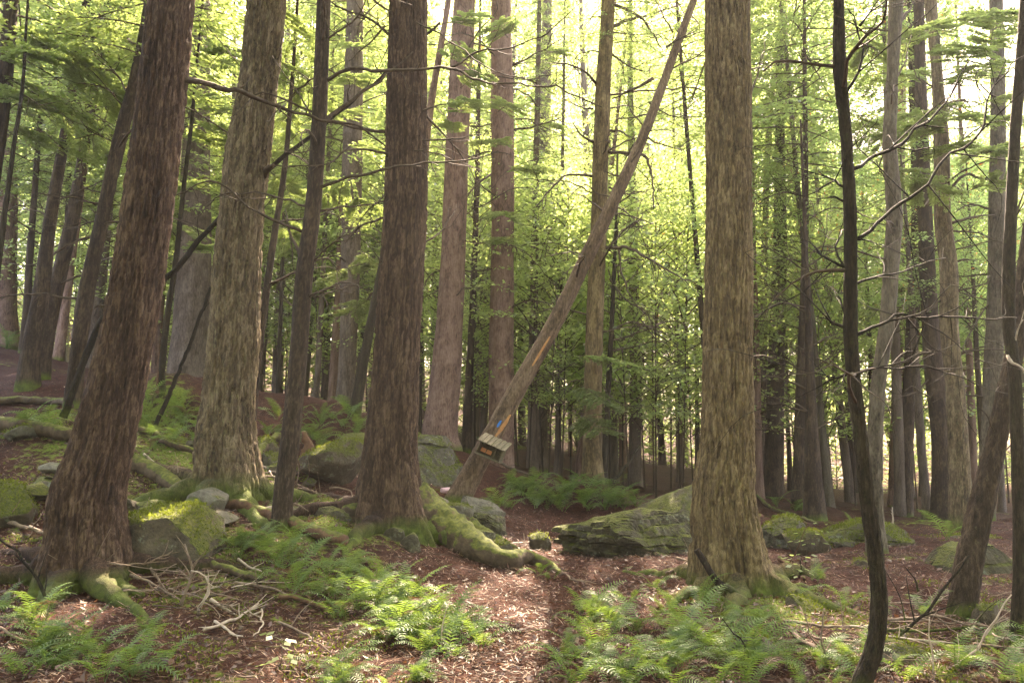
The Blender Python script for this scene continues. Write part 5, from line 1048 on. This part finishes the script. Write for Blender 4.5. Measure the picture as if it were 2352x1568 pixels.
def in_poly(x, y, poly):
    c = False; j = len(poly) - 1
    for i in range(len(poly)):
        if (poly[i][1] > y) != (poly[j][1] > y) and x < (poly[j][0] - poly[i][0]) * (y - poly[i][1]) / (poly[j][1] - poly[i][1]) + poly[i][0]: c = not c
        j = i
    return c
PATCH = [ # polygon in the picture (where the feet stand), count, frond length, label
 ([(515,1235),(600,1240),(700,1265),(800,1300),(900,1345),(1000,1385),(1090,1440),(1130,1500),(1050,1530),(900,1480),(760,1420),(640,1350),(560,1300)],82,0.42,'lacy fern in the diagonal patch between the rotting log and the path'),
 ([(0,1400),(130,1420),(300,1450),(420,1480),(400,1568),(0,1590)],30,0.40,'fern with arching fronds in the lower left corner patch'),
 ([(1330,1400),(1450,1370),(1600,1385),(1720,1410),(1800,1440),(1780,1590),(1300,1590),(1280,1480)],74,0.40,'lacy fern in the bed right of the path below the olive trunk'),
 ([(1080,1150),(1150,1125),(1300,1118),(1440,1130),(1480,1160),(1350,1185),(1200,1180),(1120,1172)],40,0.62,'bright sunlit fern in the far bed beyond the flat pale slab'),
 ([(300,960),(420,930),(480,945),(470,1040),(330,1050)],12,0.5,'fern on the shaded slope between the two big left trunks'),
 ([(590,950),(760,955),(860,980),(840,1060),(620,1060)],20,0.5,'fern on the slope behind the slender dark trunk'),
 ([(700,1510),(900,1520),(1000,1568),(950,1590),(700,1590)],14,0.32,'low fern at the bottom edge left of the path'),
 ([(1790,1500),(1950,1520),(2100,1560),(2080,1590),(1800,1590)],14,0.34,'fern beside the curving foot of the thin dark sapling'),
 ([(2200,1480),(2352,1460),(2352,1590),(2150,1570)],12,0.34,'fern at the lower right corner'),
]
total = 0
for poly, cnt, size, lab in PATCH:
    xs = [p[0] for p in poly]; ys = [p[1] for p in poly]; k = 0
    while k < cnt:
        x = random.uniform(min(xs), max(xs)); y = random.uniform(min(ys), max(ys))
        if in_poly(x, y, poly):
            fern(hit(x, y), size * random.uniform(0.6, 1.08), lab, lab + ' group'); k += 1; total += 1
for x, y, s, lab in [(60,985,0.60,'sunlit fern on the left slope beside the thick leaning trunk'),(110,990,0.55,'second sunlit fern on the left slope, nearer the trunk'),(385,1020,0.5,'pale backlit fern between the two big left trunks'),
  (350,1005,0.4,'small fern left of the pale backlit fern'),(345,940,0.6,'green fern on the slope by the broken snag'),(405,950,0.5,'fern at the foot of the very broad hazy trunk'),(15,800,0.8,'fern on the hilltop at the left edge'),
  (640,965,0.6,'fern on the ridge below the pencil-thin stem'),(800,960,0.6,'fern on the ridge by the mossy slanting stem'),(325,1055,0.35,'small fern poking over the mossy sunlit boulder'),(900,1010,0.4,'fern against the left side of the stout furrowed trunk'),
  (1000,1035,0.4,'fern at the foot of the straight reddish trunk'),(1785,1165,0.6,'bright fern behind the right ledge'),(1825,1175,0.55,'second bright fern behind the right ledge'),(1955,1215,0.4,'fern growing on the right ledge'),(2175,1240,0.6,'fern at the foot of the bent sunlit-edged trunk'),
  (1880,1345,0.35,'green fern right of the buttressed trunk, upper'),(1850,1375,0.32,'green fern right of the buttressed trunk, lower'),(1945,1395,0.3,'small bright fern left of the thin dark sapling'),(2010,1400,0.3,'small bright fern behind the thin dark sapling'),
  (2120,1420,0.34,'fern by the foot of the dark leaning trunk, left'),(2260,1415,0.34,'fern by the foot of the dark leaning trunk, right'),(1240,1320,0.28,'small upright plantlike fern at the tip of the mossy root'),(1270,1330,0.22,'tiny fern beside the mossy root tip'),
  (720,1010,0.5,'single fern right behind the slender dark trunk'),(820,1000,0.5,'fern above the mossy slope stone'),(620,1180,0.34,'fern at the foot of the slender dark trunk'),(1360,1390,0.25,'little fern at the edge of the path'),(1500,1355,0.3,'fern between the layered ledge and the fern bed')]:
    fern(hit(x, y), s, lab, None); total += 1
print('ferns', total)
# leafy seedlings
def seedling(px, py, h, label, seed):
    p = hit(px, py); rs = np.random.RandomState(seed); t = thing('seedling', p, label, 'plant')
    P = np.array([[0, 0, -0.02], [0.02, 0, h * .5], [0.05 * rs.randn(), 0, h]]); Pf, _ = resample(P, [1, 1, 1], 8)
    obj('stem', tube_mesh('stem', Pf, np.linspace(0.004, 0.0015, 8), M['dead_wood'], 5), t)
    for k in range(14):
        f = Pf[2 + int(rs.rand() * 6)]; a = rs.rand() * 6.28; r = h * (0.15 + 0.45 * rs.rand()); c = f + np.array([math.cos(a) * r, math.sin(a) * r, 0.03 * rs.randn()])
        V, Q = kite(c[None], unit(np.array([[math.cos(a), math.sin(a), -0.2]])), unit(np.array([[0.2 * rs.randn(), 0.2 * rs.randn(), 1]])), np.array([0.075]), np.array([0.045]))
        V = np.concatenate([V, [f, f + [0.0, 0.004, 0]]]); obj('leaf', mesh_np('leaf', V, [Q, np.array([[0, 4, 5]])], M['under'], smooth=False), t)
seedling(1850, 1300, 0.35, 'small bright-leaved seedling right of the olive trunk, upper', 1); seedling(1835, 1330, 0.28, 'small bright-leaved seedling right of the olive trunk, lower', 2)
seedling(1890, 1250, 0.3, 'seedling with drooping leaves on the right ledge', 3); seedling(640, 1540, 0.22, 'tiny seedling in the dry needles at the bottom', 4)

# ------------------------------------------------------------------ litter, moss and twigs on the ground (uncountable)
def scatter(n, x0, x1, y0, y1, power=1.0):
    y = y0 + (y1 - y0) * RS.rand(n) ** power; x = (RS.rand(n) * 2 - 1) * (0.72 * y + 0.6) + 0
    return x, y
def surf_normal(x, y):
    e = 0.05; h = ground_h(x, y); return unit(np.stack([-(ground_h(x + e, y) - h) / e, -(ground_h(x, y + e) - h) / e, np.ones_like(x)], 1)), h
x, y = scatter(80000, 0, 0, 4.2, 14, 1.25)
keep = RS.rand(len(x)) < np.clip(0.55 + 0.5 * fbm(x * 0.9, y * 0.9, 2, 3, 55) + 0.5 * path_mask(x, y), 0.1, 1); x, y = x[keep], y[keep]
Nn, h = surf_normal(x, y); n = len(x); Nn = unit(Nn + RS.randn(n, 3) * 0.38)
D = unit(np.cross(Nn, RS.randn(n, 3))); s = 0.012 + 0.030 * RS.rand(n) ** 2
s[:1500] = 0.035 + 0.035 * RS.rand(1500)
V, Q = kite(np.stack([x, y, h + 0.012 + 0.012 * RS.rand(n)], 1), D, Nn, s * 1.3, s * (0.25 + 0.6 * RS.rand(n)))
V = V.reshape(n, 4, 3); V[:, 2] += Nn * (s * 0.25 * RS.randn(n))[:, None]; V = V.reshape(-1, 3)
o = obj('fallen_leaves', mesh_np('fallen_leaves', V, [Q], M['litter'], smooth=False)); o['kind'] = 'stuff'; tag(o, 'dry reddish-brown fallen leaves and needles covering the forest floor', 'leaf litter')
x, y = scatter(30000, 0, 0, 4.2, 11, 1.2); Nn, h = surf_normal(x, y); n = len(x); Nn = unit(Nn + RS.randn(n, 3) * 0.2); D = unit(np.cross(Nn, RS.randn(n, 3))); s = 0.04 + 0.06 * RS.rand(n)
V, Q = kite(np.stack([x, y, h + 0.014 + 0.014 * RS.rand(n)], 1), D, Nn, s, 0.004 + 0.004 * RS.rand(n))
o = obj('dry_needle_litter', mesh_np('dry_needle_litter', V, [Q], M['needle'], smooth=False)); o['kind'] = 'stuff'; tag(o, 'thin dry stalks and needles strewn over the forest floor', 'litter')
# fine twigs
x, y = scatter(2600, 0, 0, 4.2, 13, 1.2); Nn, h = surf_normal(x, y); mb = MB()
for i in range(len(x)):
    d = np.cross(Nn[i], RS.randn(3)); d /= np.linalg.norm(d); l = 0.05 + 0.28 * RS.rand() ** 2; c = np.array([x[i], y[i], h[i] + 0.014 + 0.02 * RS.rand()]); k = np.cross(d, Nn[i]) * l * 0.12 * RS.randn()
    mb.add(*tube(np.array([c - d * l / 2, c + k, c + d * l / 2]), [0.003, 0.0025, 0.0012], 3))
o = obj('twig_litter', mb.mesh('twig_litter', M['dead_wood'])); o['kind'] = 'stuff'; tag(o, 'thin broken twigs scattered over the forest floor', 'twig litter')
# moss cushions: short blades where the floor is mossy
x, y = scatter(90000, 0, 0, 4.3, 13, 1.2)
mm = 0.5 + 0.75 * fbm(x * 0.55, y * 0.55, 7.7, 3, 77) + 3.2 * np.maximum(hummock(x, y), 0) - 1.1 * path_mask(x, y) + np.where(x < -2.2, 0.05, 0) - 0.27 + 0.22 * np.exp(-((x + 3.6) / 2.2) ** 2 - ((y - 9.6) / 2.4) ** 2)
k = (mm + 0.5 * noise(x * 3, y * 3, 1, 4)) > 0.62; x, y = x[k][:34000], y[k][:34000]; Nn, h = surf_normal(x, y); n = len(x)
D = unit(Nn + RS.randn(n, 3) * 0.5); s = 0.014 + 0.016 * RS.rand(n)
B = np.stack([x, y, h + 0.004], 1)
bpy.context.view_layer.update()
for o in FUZZ:
    me = o.data; c = np.empty(len(me.polygons) * 3, np.float32); me.polygons.foreach_get('center', c); nr = np.empty(len(me.polygons) * 3, np.float32); me.polygons.foreach_get('normal', nr); ar = np.empty(len(me.polygons), np.float32); me.polygons.foreach_get('area', ar)
    mw = np.array(o.matrix_world); c = c.reshape(-1, 3) @ mw[:3, :3].T + mw[:3, 3]; nr = nr.reshape(-1, 3) @ mw[:3, :3].T
    w = ar * np.clip(nr[:, 2] - 0.25, 0, 1) * (noise(c[:, 0] * 2.5, c[:, 1] * 2.5, c[:, 2] * 2.5, 6) > -0.25); m_ = int(min(5000, w.sum() * 5200))
    if m_ < 5: continue
    i = RS.choice(len(w), m_, p=w / w.sum()); B = np.concatenate([B, c[i] + RS.randn(m_, 3) * 0.012]); D = np.concatenate([D, unit(nr[i] + RS.randn(m_, 3) * 0.5)]); s = np.concatenate([s, 0.014 + 0.018 * RS.rand(m_)])
n = len(B); print('moss', n)
V, Q = kite(B, D, unit(RS.randn(n, 3)), s, s * 0.55)
o = obj('moss', mesh_np('moss', V, [Q], M['moss'], smooth=False)); o['kind'] = 'stuff'; tag(o, 'low bright green moss growing over hummocks of the forest floor', 'moss')

# ------------------------------------------------------------------ haze
m, nt, out = new_mat('forest_haze'); N = NT(nt)
pv = N.n('ShaderNodeVolumePrincipled'); pv.inputs['Color'].default_value = (0.95, 0.96, 0.90, 1); pv.inputs['Density'].default_value = HAZE_DENSITY; pv.inputs['Anisotropy'].default_value = 0.8
nt.links.new(pv.outputs[0], out.inputs['Volume'])
zmin = float(GZ.min()) - 1.0
hz = box_mesh('haze', 360, 240, 40 - zmin, m, 0.01); o = obj('haze', hz, None, (0, 55, (40 + zmin) / 2)); o['kind'] = 'stuff'; tag(o, 'thin pale morning haze hanging between the trees', 'haze')
